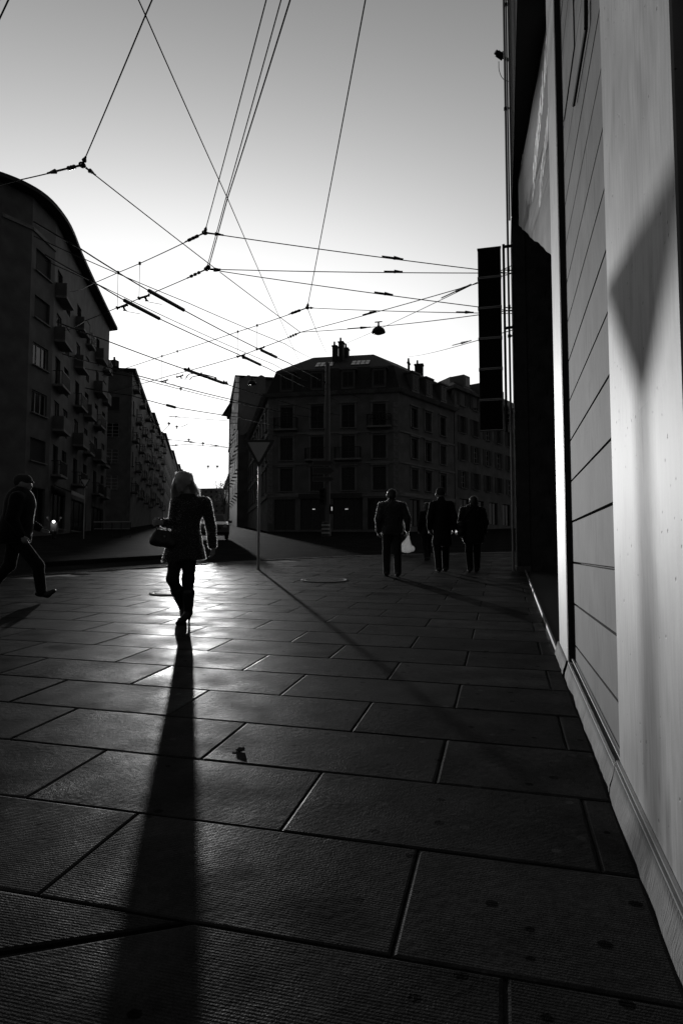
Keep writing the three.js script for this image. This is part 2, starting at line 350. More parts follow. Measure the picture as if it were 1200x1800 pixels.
// ---------------------------------------------------------------- the building on the right: pier, panels, fin, shop front, pillar
{
  const zNear = -1.84, zPier = -3.0, zFin = -5.12, zFin2 = -5.86, zCol = -14.65, SOF = 8.72, TOP = 24;
  const o = thing('street_corner_building', 'tall building with sunlit concrete pier, grey panel cladding and dark shop front', 'building', V(0.6, gy(0.6, -5), -5));
  const slabX = (x0, x1, y0, y1, z0, z1, c = 0.006) => { const g = cbox(x1 - x0, y1 - y0, Math.abs(z1 - z0), c); g.translate((x0 + x1) / 2, (y0 + y1) / 2, (z0 + z1) / 2); return uvWall(g); };
  function uvWall(g) { const P = g.attributes.position, U = g.attributes.uv; for (let i = 0; i < P.count; i++) U.setXY(i, P.getZ(i) + P.getX(i), P.getY(i)); return g; }
  // smooth concrete pier
  part(o, 'pier', slabX(0.468, 0.95, 0.02, SOF, zPier, zNear), M.concrete, 'light cast concrete pier with streaks and air holes');
  // core behind everything
  part(o, 'core', merge([box(6, SOF + 1, 3, 3.9, SOF / 2 - 0.5, 0.4), box(5, SOF + 1, 4.7, 3.4, SOF / 2 - 0.5, -3.49)]), M.joint);
  part(o, 'near_wall', slabX(0.6, 0.9, -0.2, SOF, zNear + 0.01, 4), M.panel[0]);
  // cladding panels, one mesh each, with open joints between them
  const yJ = [978, 1053, 1128, 905, 833, 760, 688, 616].map((y) => Xp(1005, y, 0.5).y).sort((a, b) => a - b);
  const ph = (yJ[yJ.length - 1] - yJ[0]) / (yJ.length - 1);
  let y0 = 0.02, k = 0;
  for (let y = yJ[0]; y < SOF + ph; y += ph, k++) {
    part(o, 'cladding_panel', slabX(0.5 + rr(-0.0015, 0.0015), 0.56, y0 + 0.008, Math.min(y, SOF) - 0.008, zFin + 0.004, zPier - 0.004, 0.004), M.panel[k % 2]);
    y0 = y;
  }
  part(o, 'panel_backing', slabX(0.545, 0.9, 0, SOF, zFin, zPier, 0.001), M.joint);
  // projecting fin with a pale outer face
  part(o, 'fin', slabX(0.455, 0.9, gy(0.45, zFin2) - 0.1, SOF, zFin2, zFin - 0.002, 0.004), M.finFace, 'narrow pale fin beside the panels');
  // dark strip standing in for the shade on the near side of the fin
  part(o, 'fin_shade_strip', slabX(0.458, 0.505, gy(0.45, zFin) + 0.02, SOF, zFin, zFin + 0.02, 0.002), M.darkMetal);
  // name plate and thin conduit high on the panels
  const pl = part(o, 'name_plate', slabX(0.494, 0.4985, 4.5, 4.9, -4.95, -4.2, 0.001), M.panel[1]);
  part(o, 'conduit', merge([rod(Xp(1007, 185, 0.48), Xp(1029, 50, 0.48), 0.012), rod(Xp(1029, 50, 0.48), Xp(1028, -700, 0.48), 0.012)]), M.joint);
  // rough mortar fillet at the foot of the wall: wavy lower edge
  const fillet = (z0, z1, xo, hTop, name) => {
    const n = 60, q = [], P = [];
    for (let i = 0; i <= n; i++) {
      const z = z0 + (z1 - z0) * i / n, w = noise.noise(z * 3.1, 0.3, 5) * 0.012 + noise.noise(z * 11, 2.3, 5) * 0.006;
      const gnd = gy(0.42, z);
      P.push([V(xo - 0.012 + w, gnd - 0.03, z), V(xo - 0.006 + w * 1.2, gnd + 0.03, z), V(xo + 0.004 + w * 0.5, gnd + hTop * 0.6, z), V(xo + 0.014, gnd + hTop, z), V(xo + 0.16, gnd + hTop + 0.004, z)]);
    }
    const pos = [], uv = [], idx = [];
    P.forEach((r) => r.forEach((v) => { pos.push(v.x, v.y, v.z); uv.push(v.z, v.y); }));
    for (let i = 0; i < n; i++) for (let j = 0; j < 4; j++) { const a = i * 5 + j; idx.push(a, a + 1, a + 5, a + 1, a + 6, a + 5); }
    const g = new THREE.BufferGeometry(); g.setAttribute('position', new THREE.Float32BufferAttribute(pos, 3)); g.setAttribute('uv', new THREE.Float32BufferAttribute(uv, 2)); g.setIndex(idx); g.computeVertexNormals();
    part(o, name, g, M.mortar);
  };
  fillet(zFin + 0.04, zPier - 0.03, 0.437, 0.105, 'plinth');
  fillet(zPier + 0.0, 2.5, 0.434, 0.115, 'plinth');
  fillet(zFin2 - 0.06, zFin - 0.03, 0.43, 0.105, 'plinth');
  // two thin metal trims above the plinth
  for (const [z0, z1, dy, x] of [[zFin + 0.05, zPier - 0.03, 0.112, 0.456], [zFin + 0.05, zPier - 0.03, 0.135, 0.484], [zPier, 2.5, 0.122, 0.455], [zPier, 2.5, 0.145, 0.46]])
    part(o, 'metal_trim', bar(V(x, gy(x, z0) + dy, z0), V(x, gy(x, z1) + dy, z1), 0.012, 0.009), M.trim);
  // overhanging upper floors, soffit and fascia
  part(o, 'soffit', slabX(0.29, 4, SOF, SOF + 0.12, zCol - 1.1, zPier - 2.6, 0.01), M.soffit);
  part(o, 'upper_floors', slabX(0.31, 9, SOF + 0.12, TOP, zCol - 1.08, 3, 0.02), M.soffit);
  // shop front below the soffit: dark glazing between slim mullions
  const yb = (z) => gy(0.55, z) - 0.05;
  part(o, 'shop_front', slabX(2.6, 2.66, 0.1, SOF, zCol + 0.3, zFin2 + 2.6, 0.002), M.blackGlass, 'dark shop glazing');
  for (let i = 0; i < 6; i++) { const z = zFin2 - 0.6 - i * 1.5; part(o, 'mullion', slabX(2.56, 2.6, yb(z) - 0.1, SOF - 0.003, z - 0.03, z + 0.03, 0.004), M.darkMetal); }
  part(o, 'transom', slabX(2.555, 2.598, 3.0, 3.08, zCol + 0.3, zFin2 + 2.6, 0.003), M.darkMetal);
  part(o, 'threshold', bar(V(0.44, gy(0.44, zFin2) + 0.02, zFin2 - 0.06), V(0.44, gy(0.44, zCol) + 0.02, zCol + 0.4), 0.02, 0.05), M.zinc);
  part(o, 'entrance_mat', quadGeo([[V(0.44, gy(0.44, zFin2) + 0.01, zFin2), V(2.7, gy(2.7, zFin2) + 0.01, zFin2), V(2.7, gy(2.7, zCol) + 0.01, zCol), V(0.44, gy(0.44, zCol) + 0.01, zCol)]]), M.bed);
  // free corner pillar at the far end
  part(o, 'pillar', slabX(0.275, 0.56, gy(0.3, zCol) - 0.1, SOF - 0.003, zCol - 1.1, zCol + 0.3, 0.008), M.panel[0], 'dark corner pillar with a sunlit edge');
  part(o, 'pillar_foot', slabX(0.255, 0.57, gy(0.3, zCol) - 0.1, gy(0.3, zCol) + 0.1, zCol - 1.12, zCol + 0.32, 0.01), M.kerb);
  part(o, 'far_return', slabX(0.552, 6, 0.2, SOF - 0.003, zCol + 0.02, zCol + 0.28, 0.01), M.panel[0]);

  // loose printed banner hung inside the recess, its slogan climbing towards the street
  const cv = document.createElement('canvas'); cv.width = 2048; cv.height = 1800;
  const c = cv.getContext('2d'), PPM = 300, zA = -12.9, zB = -6.2, yT = SOF - 0.05;
  c.fillStyle = 'rgb(92,92,92)'; c.fillRect(0, 0, 2048, 1800);
  for (let i = 0; i < 500; i++) { c.fillStyle = rnd() < 0.5 ? 'rgba(60,60,60,0.05)' : 'rgba(130,130,130,0.05)'; c.fillRect(rnd() * 2048, rnd() * 1800, 300 * rnd(), 80 * rnd()); }
  const write = (t, z, y, z1, y1, h) => {
    const x = (z - zA) * PPM, v = (yT - y) * PPM, dx = (z1 - z) * PPM, dv = (y - y1) * PPM;
    c.save(); c.translate(x, v); c.transform(dx, dv, 0.28 * PPM * h, -PPM * h, 0, 0);   // baseline along the climb, slanted capitals
    c.scale(1 / 1000, -1 / 100); c.font = '138px sans-serif'; c.fillStyle = 'rgb(250,250,250)';
    const w = c.measureText(t).width; c.scale(1000 / w, 1); c.fillText(t, 0, 0); c.lineWidth = 7; c.strokeStyle = 'rgb(250,250,250)'; c.strokeText(t, 0, 0); c.restore();
  };
  write('BUSINESS & ARTS', -10.85, 7.1, -8.85, 8.2, 0.5);
  write('UPTOWN GENEVA', -10.1, 6.55, -8.2, 7.6, 0.4);
  const bt = new THREE.CanvasTexture(cv); bt.colorSpace = THREE.SRGBColorSpace; bt.wrapS = bt.wrapT = THREE.ClampToEdgeWrapping; bt.flipY = true;
  const bx = (z) => 0.415 + 0.0779 * (z + 12.7);
  const ban = thing('banner', 'large creased printed banner under the soffit reading business and arts', 'banner', V(0.5, 6, -9));
  const nu = 60, nv = 24, pos = [], uv = [], idx = [];
  const low = (z) => { const t = (z - zA) / 3.7; return yT - 0.9 - t * 2.35 + 0.06 * noise.noise(z * 1.1, 3.1, 0.4); };
  for (let i = 0; i <= nu; i++) for (let j = 0; j <= nv; j++) {
    const z = zA + (zB - zA) * i / nu, y = yT + (Math.max(3, low(z)) - yT) * j / nv, f = j / nv;
    const x = bx(z) + 0.01 * noise.noise(z * 1.3, y * 0.8, 2.2) + f * f * f * (0.03 * noise.noise(z * 2.2, y * 1.2, 9.1) - 0.005);
    pos.push(x, y, z); uv.push((z - zA) * PPM / 2048, 1 - (yT - y) * PPM / 1800);
  }
  for (let i = 0; i < nu; i++) for (let j = 0; j < nv; j++) { const k2 = i * (nv + 1) + j; idx.push(k2, k2 + 1, k2 + nv + 1, k2 + 1, k2 + nv + 2, k2 + nv + 1); }
  const g = new THREE.BufferGeometry(); g.setAttribute('position', new THREE.Float32BufferAttribute(pos, 3)); g.setAttribute('uv', new THREE.Float32BufferAttribute(uv, 2)); g.setIndex(idx); g.computeVertexNormals();
  part(ban, 'cloth', g, new THREE.MeshPhysicalMaterial({ map: bt, roughness: 0.7, side: THREE.DoubleSide, specularIntensity: 0.4 }));
  part(ban, 'hanging_rail', rod(V(bx(zA), yT + 0.015, zA), V(bx(zB), yT + 0.015, zB), 0.012), M.darkMetal);

  // pipes up the corner
  const pz = zCol + 0.1;
  for (const [px, r, down, lab, x] of [[894.5, 0.026, 1, 'thick drain pipe running the full height of the pillar corner', 0.195], [900, 0.02, 0, 'middle cable conduit clamped above the soffit corner', 0.24], [905.5, 0.016, 0, 'thin cable conduit against the upper fascia', 0.282]]) {
    const z = -14.45 + (px - 894) * 0.03;
    const P = thing('pipe', lab, 'pipe', V(x, down ? gy(x, z) : SOF, z), 'pipes on the building corner');
    part(P, 'tube', rod(V(x, down ? gy(x, z) - 0.02 : SOF - 0.1, z), V(x, TOP - 1, z), r, 10), M.galv);
    for (const py of down ? [10, 210, 600] : [42]) { const q = Dp(px, py, 14.3); part(P, 'clamp', merge([cyl(r + 0.014, r + 0.014, 0.06, 10, x, q.y, z), box(0.34 - x + 0.02, 0.03, 0.03, (x + 0.34) / 2, q.y, z)]), M.iron); }
  }
  // small camera on a bracket with a cable loop
  {
    const q = Dp(884, 101, 14.3), w = Dp(903, 110, 14.3);
    const T = thing('security_camera', 'small camera on a bracket arm with a drooping cable loop', 'camera', V(0.3, w.y, w.z));
    part(T, 'arm', rod(w, q, 0.035, 8), M.iron);
    const b = Dp(877, 100, 14.3);
    part(T, 'housing', merge([rod(b.clone().add(V(-0.05, 0.06, 0.05)), b.clone().add(V(0.09, -0.02, -0.02)), 0.075, 10), rod(b.clone().add(V(0.02, 0.0, 0)), b.clone().add(V(0.1, 0.09, 0)), 0.04, 8)]), M.iron);
    part(T, 'lens', rod(b.clone().add(V(-0.05, 0.06, 0.05)), b.clone().add(V(-0.09, 0.08, 0.08)), 0.055, 10), M.glass);
    part(T, 'cable', tube([[876, 108], [877, 125], [883, 138], [892, 143], [901, 142]].map(([a, b2]) => Dp(a, b2, 14.3)), 0.008, 20, 5), M.wire);
  }
  // projecting sign of six dark panels
  {
    const z = -14.35, A = Dp(838, 435, 13.9), B = Dp(884, 424, 14.1), bot = Dp(842, 757, 13.9).y;
    const x0 = A.x, x1 = B.x, yt = A.y + 0.02, hh = (yt - bot) / 6;
    const S = thing('projecting_sign', 'tall projecting sign of six stacked dark panels beside the pillar', 'sign', V(x1, bot, z));
    for (let i = 0; i < 6; i++) {
      const p = part(S, 'sign_panel', cbox(x1 - x0 - 0.07, hh - 0.05, 0.1, 0.012, (x0 + x1) / 2 - 0.03, yt - hh * (i + 0.5), z), M.blackGlass);
      part(p, 'panel_rim', merge([box(x1 - x0 - 0.05, 0.018, 0.11, (x0 + x1) / 2 - 0.03, yt - hh * (i + 1) + 0.018, z), box(0.016, hh - 0.04, 0.11, x1 - 0.07, yt - hh * (i + 0.5), z), box(x1 - x0 - 0.05, 0.014, 0.11, (x0 + x1) / 2 - 0.03, yt - hh * i - 0.018, z)]), M.frame);
    }
    part(S, 'spine', cbox(0.055, yt - bot + 0.04, 0.15, 0.01, x1, (yt + bot) / 2, z), M.iron);
    for (const py of [442, 583]) { const q = Dp(890, py, 14.1); part(S, 'arm', bar(V(x1, q.y, z), V(0.3, q.y + 0.04, z - 0.08), 0.05, 0.05), M.iron); }
    for (const py of [482, 547]) { const q = Dp(890, py, 14.1); part(S, 'arm', merge([rod(V(x1, q.y, z), V(0.3, q.y, z - 0.08), 0.014), cyl(0.03, 0.03, 0.09, 8, x1 + 0.1, q.y, z)]), M.iron); }
  }
}

// ---------------------------------------------------------------- far buildings
// A wall from A to B ([x,z], left to right as seen from outside) with real openings and glazed windows set back in them.
function wallFrame(A, B) {
  const u = V(B[0] - A[0], 0, B[1] - A[1]), len = u.length(); u.normalize();
  const m = new THREE.Matrix4().makeBasis(u, V(0, 1, 0), u.clone().cross(V(0, 1, 0))); m.setPosition(A[0], 0, A[1]);
  return { m, len };
}
const winPane = {}, winFrame = {}, winSill = {}, winShut = {};
function facade(o, A, B, y0, y1, wins, wallMat, opt = {}) {
  const { m, len } = wallFrame(A, B), th = opt.th ?? 0.3;
  const s = new THREE.Shape(); s.moveTo(0, y0); s.lineTo(len, y0); s.lineTo(len, y1); s.lineTo(0, y1); s.lineTo(0, y0);
  for (const w of wins) {
    const h = new THREE.Path(); const a = w.u - w.w / 2, b = w.u + w.w / 2;
    if (a < 0.05 || b > len - 0.05) { w.skip = true; continue; }
    h.moveTo(a, w.v); h.lineTo(a, w.v + w.h); h.lineTo(b, w.v + w.h); h.lineTo(b, w.v); h.lineTo(a, w.v); s.holes.push(h);
  }
  const g = new THREE.ExtrudeGeometry(s, { depth: th, bevelEnabled: false }); g.translate(0, 0, -th);
  g.applyMatrix4(m);
  part(o, 'wall', g, wallMat);
  for (const w of wins) if (!w.skip) windowUnit(o, m, w);
  return { m, len };
}
function windowUnit(o, m, w) {
  const T = (g) => g.applyMatrix4(m);
  const cx = w.u, cy = w.v + w.h / 2, z = w.z ?? -0.16;
  const p = part(o, w.name || 'window', T(box(w.w, w.h, 0.02, cx, cy, z - 0.03)), w.closed ? M.shutter : M.glass);
  if (!w.closed) {
    const t = 0.07, fr = [box(t, w.h, 0.05, cx - w.w / 2 + t / 2, cy, z), box(t, w.h, 0.05, cx + w.w / 2 - t / 2, cy, z), box(w.w - 2 * t, t, 0.05, cx, w.v + t / 2, z), box(w.w - 2 * t, t, 0.05, cx, w.v + w.h - t / 2, z)];
    const nm = w.mull ?? 1;
    for (let k = 1; k <= nm; k++) fr.push(box(0.07, w.h - 2 * t, 0.045, cx - w.w / 2 + w.w * k / (nm + 1), cy, z));
    if (w.bars) for (let k = 1; k <= w.bars; k++) fr.push(box(w.w - 2 * t, 0.04, 0.04, cx, w.v + w.h * k / (w.bars + 1), z));
    part(p, 'frame', T(merge(fr)), w.dark ? M.shutter : M.frame);
  } else {
    const sl = []; for (let y = w.v + 0.04; y < w.v + w.h - 0.05; y += 0.09) sl.push(box(w.w - 0.04, 0.06, 0.02, cx, y + 0.03, z));
    part(p, 'shutter_slats', T(merge(sl)), M.shutter);
  }
  if (!w.noSill) part(p, 'sill', T(box(w.w + 0.16, 0.07, 0.22, cx, w.v - 0.035, 0.04)), M.stone);
  if (w.surround) part(p, 'surround', T(merge([box(0.16, w.h + 0.16, 0.06, cx - w.w / 2 - 0.08, cy + 0.08, 0.03), box(0.16, w.h + 0.16, 0.06, cx + w.w / 2 + 0.08, cy + 0.08, 0.03), box(w.w + 0.5, 0.12, 0.16, cx, w.v + w.h + 0.22, 0.08)])), M.stone);
  if (w.shut) for (const sgn of [-1, 1]) part(p, 'shutter', T(box(w.w / 2, w.h, 0.04, cx + sgn * w.w * 0.77, cy, 0.02)), M.shutter);
}
function balcony(o, m, u, v, w, d, solid) {
  const T = (g) => g.applyMatrix4(m);
  const b = part(o, 'balcony', T(box(w, 0.16, d, u, v - 0.08, d / 2)), M.stone);
  if (solid) part(b, 'parapet', T(merge([box(w, 0.95, 0.1, u, v + 0.475, d - 0.05), box(0.1, 0.95, d - 0.1, u - w / 2 + 0.05, v + 0.475, d / 2 - 0.05), box(0.1, 0.95, d - 0.1, u + w / 2 - 0.05, v + 0.475, d / 2 - 0.05)])), M.facadeA);
  else {
    const g = [box(w, 0.05, 0.05, u, v + 0.95, d - 0.04)];
    for (let x = -w / 2 + 0.04; x <= w / 2; x += 0.13) g.push(box(0.025, 0.93, 0.025, u + x, v + 0.465, d - 0.04));
    for (const s of [-1, 1]) { g.push(box(0.05, 0.05, d, u + s * (w / 2 - 0.03), v + 0.95, d / 2)); for (let k = 0.15; k < d; k += 0.15) g.push(box(0.025, 0.93, 0.025, u + s * (w / 2 - 0.03), v + 0.465, k)); }
    part(b, 'railing', T(merge(g)), M.iron);
  }
  return b;
}
const gF = (f) => SLOPE * f;

// rounded apartment block on the left
{
  const pl = [[36.5, -33], [38.6, -24], [39.7, -21.9], [41.4, -20.75], [44.5, -20.6], [50.3, -21.75], [58.5, -23.3], [66.5, -24.75]];
  const P = pl.map(([f, l]) => L(f, l)), base = gF(36) - 0.6, eave = 25.1, yb = gF(42);
  const o = thing('apartment_block', 'rounded corner apartment block with jutting balconies and overhanging eave', 'building', V(P[3][0], yb, P[3][1]));
  const rows = [4.9, 8.05, 11.3, 14.55, 17.8, 21.05].map((y) => y - 0.75);           // sill heights
  const frontWins = (len, w, mull, k) => rows.slice(1).map((v, i) => ({ u: len / 2, v: v + 0.05, w, h: 1.55, mull, closed: (i + k) % 4 === 2 || (i + k) % 4 === 3 }));
  for (let i = 0; i < P.length - 1; i++) {
    const A = P[i], B = P[i + 1], len = Math.hypot(B[0] - A[0], B[1] - A[1]);
    let wins = [];
    if (i === 0) for (const u of [2, 5]) wins.push(...rows.slice(1).map((v, k) => ({ u, v: v + 0.05, w: 1.6, h: 1.55, mull: 2, closed: k % 2 === 0 })));
    if (i === 1) wins = [];
    if (i === 3) wins = frontWins(len, 2.0, 2, 3);
    if (i >= 4) for (const u of [len * 0.28, len * 0.74]) wins.push(...rows.slice(1).map((v, k) => ({ u, v: v - 0.45, w: 1.5, h: 2.15, mull: 1, noSill: true, dark: k % 2 === 0 })));
    if (i >= 3) wins.push({ u: len / 2, v: gF(44) + 0.5, w: len * 0.72, h: 2.6, mull: 2, name: 'shop_window', dark: true });
    const { m } = facade(o, A, B, base, eave, wins, M.facadeA);
    if (i >= 4) for (const v of rows.slice(1)) { const n = (v * 7 + i * 3) | 0; balcony(o, m, len * 0.28, v - 0.5, rr(2.2, 2.7), rr(0.65, 0.85), n % 3 !== 0); if (i >= 5 && n % 4 !== 2) balcony(o, m, len * 0.74, v - 0.5, rr(1.8, 2.4), rr(0.5, 0.7), n % 3 !== 1); }
    if (i === 2 || i === 3) part(o, 'string_course', bar(V(A[0], 22.95, A[1]), V(B[0], 22.95, B[1]), 0.2, 0.25), M.stone);
  }
  const back = [L(72, -40), L(44, -48)], ring = [...P, ...back];
  const smooth = [...new THREE.CatmullRomCurve3(pl.map(([f, l]) => V(f, 0, l)), false, 'centripetal').getPoints(40).map((p) => L(p.x, p.z)), ...back];
  const fasc = offsetRing(smooth, 0.75);
  part(o, 'eave', loft(fasc, eave, fasc, eave + 0.28, true, true), M.roof);
  const in1 = offsetRing(ring, -3.2);
  part(o, 'roof', loft(offsetRing(smooth, 0.6), eave + 0.29, offsetRing(smooth, -2.2), eave + 1.1), M.roof);
  // shop awning with a scalloped edge
  {
    const { m, len } = wallFrame(P[4], P[5]);
    const q = [], y0 = gF(46) + 3.2;
    const a = part(o, 'awning', box(len * 0.8, 0.05, 1.4, len / 2, 0, 0).rotateX(0.35).translate(0, y0, 0.75).applyMatrix4(m), M.shutter);
    const sc = []; for (let i = 0; i < 14; i++) sc.push(cyl(0.16, 0.16, 0.02, 10).rotateX(Math.PI / 2).translate(len * 0.12 + i * len * 0.76 / 13, y0 - 0.3, 1.42));
    part(a, 'valance', merge(sc).applyMatrix4(m), M.frame);
  }
}
// row of houses along the left of the street, climbing away
const street = (f, side, off = 0) => side < 0 ? [f, -25 - 0.22 * (f - 75) + off] : [f, -6.5 - 0.222 * (f - 56) + off];
function rowHouse(name, label, side, f0, f1, topAbs, mtl, depth, opt = {}) {
  const a = street(f0, side, opt.off || 0), b = street(f1, side, opt.off || 0), s = side < 0 ? -1 : 1;
  // ring left to right seen from outside
  const ring = side < 0 ? [[a[0] - 1.5, a[1] - depth], a, b, [b[0], b[1] - depth]] : [b, a, [a[0] + 1.5, a[1] + depth], [b[0], b[1] + depth]];
  const P = ring.map(([f, l]) => L(f, l)), base = gF(f0) - 1;
  const o = thing(name, label, 'building', V(P[1][0], gF(f0), P[1][1]), opt.group);
  const mk = (A, B, n, w, h, sides) => {
    const len = Math.hypot(B[0] - A[0], B[1] - A[1]), wins = [];
    const floors = Math.floor((topAbs - gF(f0) - 4) / 3.1);
    for (let fl = 0; fl < floors; fl++) for (let c = 0; c < n; c++) wins.push({ u: len * (c + 0.5) / n, v: gF(f0) + 4.4 + fl * 3.1, w, h, mull: 1, closed: hash(c + fl * 5, f0) > 0.55, bars: sides ? 3 : 0 });
    return facade(o, A, B, base, topAbs, wins, mtl);
  };
  const nFront = opt.nFront ?? 3, nSide = opt.nSide ?? Math.round((f1 - f0) / 4.5);
  if (side < 0) {
    mk(P[0], P[1], nFront, 1.5, 1.7, true);
    const { m, len } = mk(P[1], P[2], nSide, 1.2, 1.7);
    if (opt.balc) for (let fl = 0; fl < 5; fl++) for (let c = 0; c < nSide; c++) if ((c + fl) % 2 === 0) balcony(o, m, len * (c + 0.5) / nSide, gF(f0) + 4.3 + fl * 3.1, 2, 0.7, false);
    facade(o, P[2], P[3], base, topAbs, [], mtl);
  } else {
    mk(P[0], P[1], nSide, 1.2, 1.7);
    mk(P[1], P[2], nFront, 1.4, 1.7);
    facade(o, P[3], P[0], base, topAbs, [], mtl);
  }
  part(o, 'cornice', loft(offsetRing(P, 0.35), topAbs, offsetRing(P, 0.45), topAbs + 0.3, true, true), M.roof);
  part(o, 'roof', loft(offsetRing(P, 0.1), topAbs + 0.3, offsetRing(P, -2.5), topAbs + (opt.roofH ?? 1.2)), M.roof);
  const rf = o.children[o.children.length - 1];
  for (const [t, h] of opt.chim || []) { const f = a[0] + (b[0] - a[0]) * t, l = a[1] + (b[1] - a[1]) * t + s * 2.4, q = L(f, l); part(rf, 'chimney', merge([box(0.8, h, 0.8, q[0], topAbs + 1 + h / 2, q[1]), cyl(0.14, 0.12, 0.5, 8, q[0], topAbs + 1.2 + h, q[1])]), M.roof); }
  return o;
}
rowHouse('row_house', 'flat fronted block behind the rounded corner block with slatted blinds', -1, 74.5, 104, 22.7, M.facadeB, 13, { balc: true, nFront: 3, chim: [[0.05, 0.8]] });
rowHouse('row_house', 'dark narrow house joined to the far side of the slatted blind block', -1, 105, 138, 24.2, M.facadeA, 12, { balc: true, chim: [[0.6, 1.2], [0.85, 1.5]], roofH: 2 });
rowHouse('row_house', 'house with stepped chimneys farther up the sunny street', -1, 139, 176, 27.2, M.facadeC, 12, { chim: [[0.3, 1.6], [0.7, 1.2]], nSide: 8, roofH: 2 });
rowHouse('row_house', 'house with two chimneys between the stepped chimney house and the tall plain one', -1, 177, 226, 29.5, M.facadeA, 12, { chim: [[0.15, 1.5], [0.5, 1.8]], nSide: 8, roofH: 2.2 });
rowHouse('row_house', 'tall plain house past the stepped chimneys on the sunny street', -1, 227, 260, 32.6, M.facadeC, 12, { nSide: 6, roofH: 1.2 });
rowHouse('row_house', 'farthest house of the row beside the low sun', -1, 261, 312, 35.2, M.facadeA, 12, { nSide: 6, roofH: 1.0 });
rowHouse('row_house', 'house wrapped beside the scaffold net with a plain gable end', 1, 81, 106, 23.7, M.facadeB, 7, { off: -1.3, nFront: 1, roofH: 0.5 });
rowHouse('row_house', 'lower dark house beyond the netted gable on the right of the street', 1, 107, 150, 25.0, M.facadeB, 9, { off: 0.8, roofH: 1.6, nSide: 8 });
rowHouse('row_house', 'low house beside the backlit tree far up the street', 1, 176, 230, 24.0, M.facadeA, 12, { off: 2.5, roofH: 1.5, nSide: 8 });
// block that closes the end of the street
{
  const A = L(425, -112), B = L(418, -72), base = gF(420) - 1, top = 43.4;
  const ring = [A, B, L(432, -70), L(439, -112)];
  const o = thing('distant_block', 'pale hazy block closing the far end of the street', 'building', V((A[0] + B[0]) / 2, gF(420), (A[1] + B[1]) / 2));
  const wins = []; for (let r = 0; r < 5; r++) for (let c = 0; c < 10; c++) wins.push({ u: 3 + c * 3.8, v: gF(420) + 4 + r * 3.2, w: 1.5, h: 1.8, mull: 1, noSill: true });
  facade(o, A, B, base, top, wins, M.facadeC);
  part(o, 'wall', loft(ring.map((p, i) => i < 2 ? [p[0] + F.x * 0.4, p[1] + F.z * 0.4] : p), base, ring.map((p, i) => i < 2 ? [p[0] + F.x * 0.4, p[1] + F.z * 0.4] : p), top), M.facadeC);
  part(o, 'roof', loft(offsetRing(ring, 0.4), top, offsetRing(ring, -5), top + 0.9), M.roof);
}
// translucent net on the gable scaffold
{
  const f = 79.6;
  const o = thing('scaffold_net', 'backlit mesh net hung on scaffold poles down the gable', 'net', Dp(412, 760, f));
  const pos = [], uv = [], idx = [], nu = 8, nv = 24;
  for (let j = 0; j <= nv; j++) for (let i = 0; i <= nu; i++) {
    const t = j / nv, y = 662 + t * 92, l = 413.5 - t * 10 + 1.2 * Math.sin(t * 9), r = 421 - t * 4;
    const q = Dp(l + (r - l) * i / nu, y, f - 1 - 2 * (i / nu) + 0.35 * noise.noise(i * 1.3, j * 0.7, 3));
    pos.push(q.x, q.y, q.z); uv.push(i, j);
  }
  for (let j = 0; j < nv; j++) for (let i = 0; i < nu; i++) { const k = j * (nu + 1) + i; idx.push(k, k + 1, k + nu + 1, k + 1, k + nu + 2, k + nu + 1); }
  const g = new THREE.BufferGeometry(); g.setAttribute('position', new THREE.Float32BufferAttribute(pos, 3)); g.setAttribute('uv', new THREE.Float32BufferAttribute(uv, 2)); g.setIndex(idx); g.computeVertexNormals();
  part(o, 'net', g, new THREE.MeshPhysicalMaterial({ color: grey(0.5), roughness: 1, transmission: 0.55, thickness: 0, side: THREE.DoubleSide }));
  for (const [t, s] of [[0, 1], [1, 1]]) { const p0 = Dp(413 + 8 * t, 664, f - 2.3), p1 = Dp(403 + 14 * t, 756, f - 2.3); part(o, 'pole', rod(p0, p1, 0.06), M.iron); }
  for (let k = 0; k < 5; k++) { const y = 672 + k * 18; part(o, 'ledger', rod(Dp(412 - k * 2, y, f - 2.4), Dp(421 - k, y, f - 2.9), 0.05), M.iron); }
  {                                                             // tarpaulin over the gable front
    const P2 = [], U2 = [], I2 = [];
    for (let j = 0; j <= 16; j++) for (let i = 0; i <= 12; i++) { const q = Dp(420 + 47 * i / 12, 662 + 100 * j / 16 + 3 * Math.sin(i * 1.1), f + 0.55 + 0.25 * noise.noise(i * 0.9, j * 0.5, 8)); P2.push(q.x, q.y, q.z); U2.push(i, j); }
    for (let j = 0; j < 16; j++) for (let i = 0; i < 12; i++) { const k = j * 13 + i; I2.push(k, k + 1, k + 13, k + 1, k + 14, k + 13); }
    const t = new THREE.BufferGeometry(); t.setAttribute('position', new THREE.Float32BufferAttribute(P2, 3)); t.setAttribute('uv', new THREE.Float32BufferAttribute(U2, 2)); t.setIndex(I2); t.computeVertexNormals();
    part(o, 'tarpaulin', t, mat(0.2, 0.8, { side: THREE.DoubleSide }));
  }
  const fl = quadGeo([[Dp(389, 731, f), Dp(397, 719, f - 1), Dp(405, 706, f - 1), Dp(404, 733, f - 1)]]); const fl2 = fl.clone(); fl2.translate(0.05, 0.1, -0.12);
  part(o, 'loose_flap', merge([fl, fl2]), M.shutter);
}
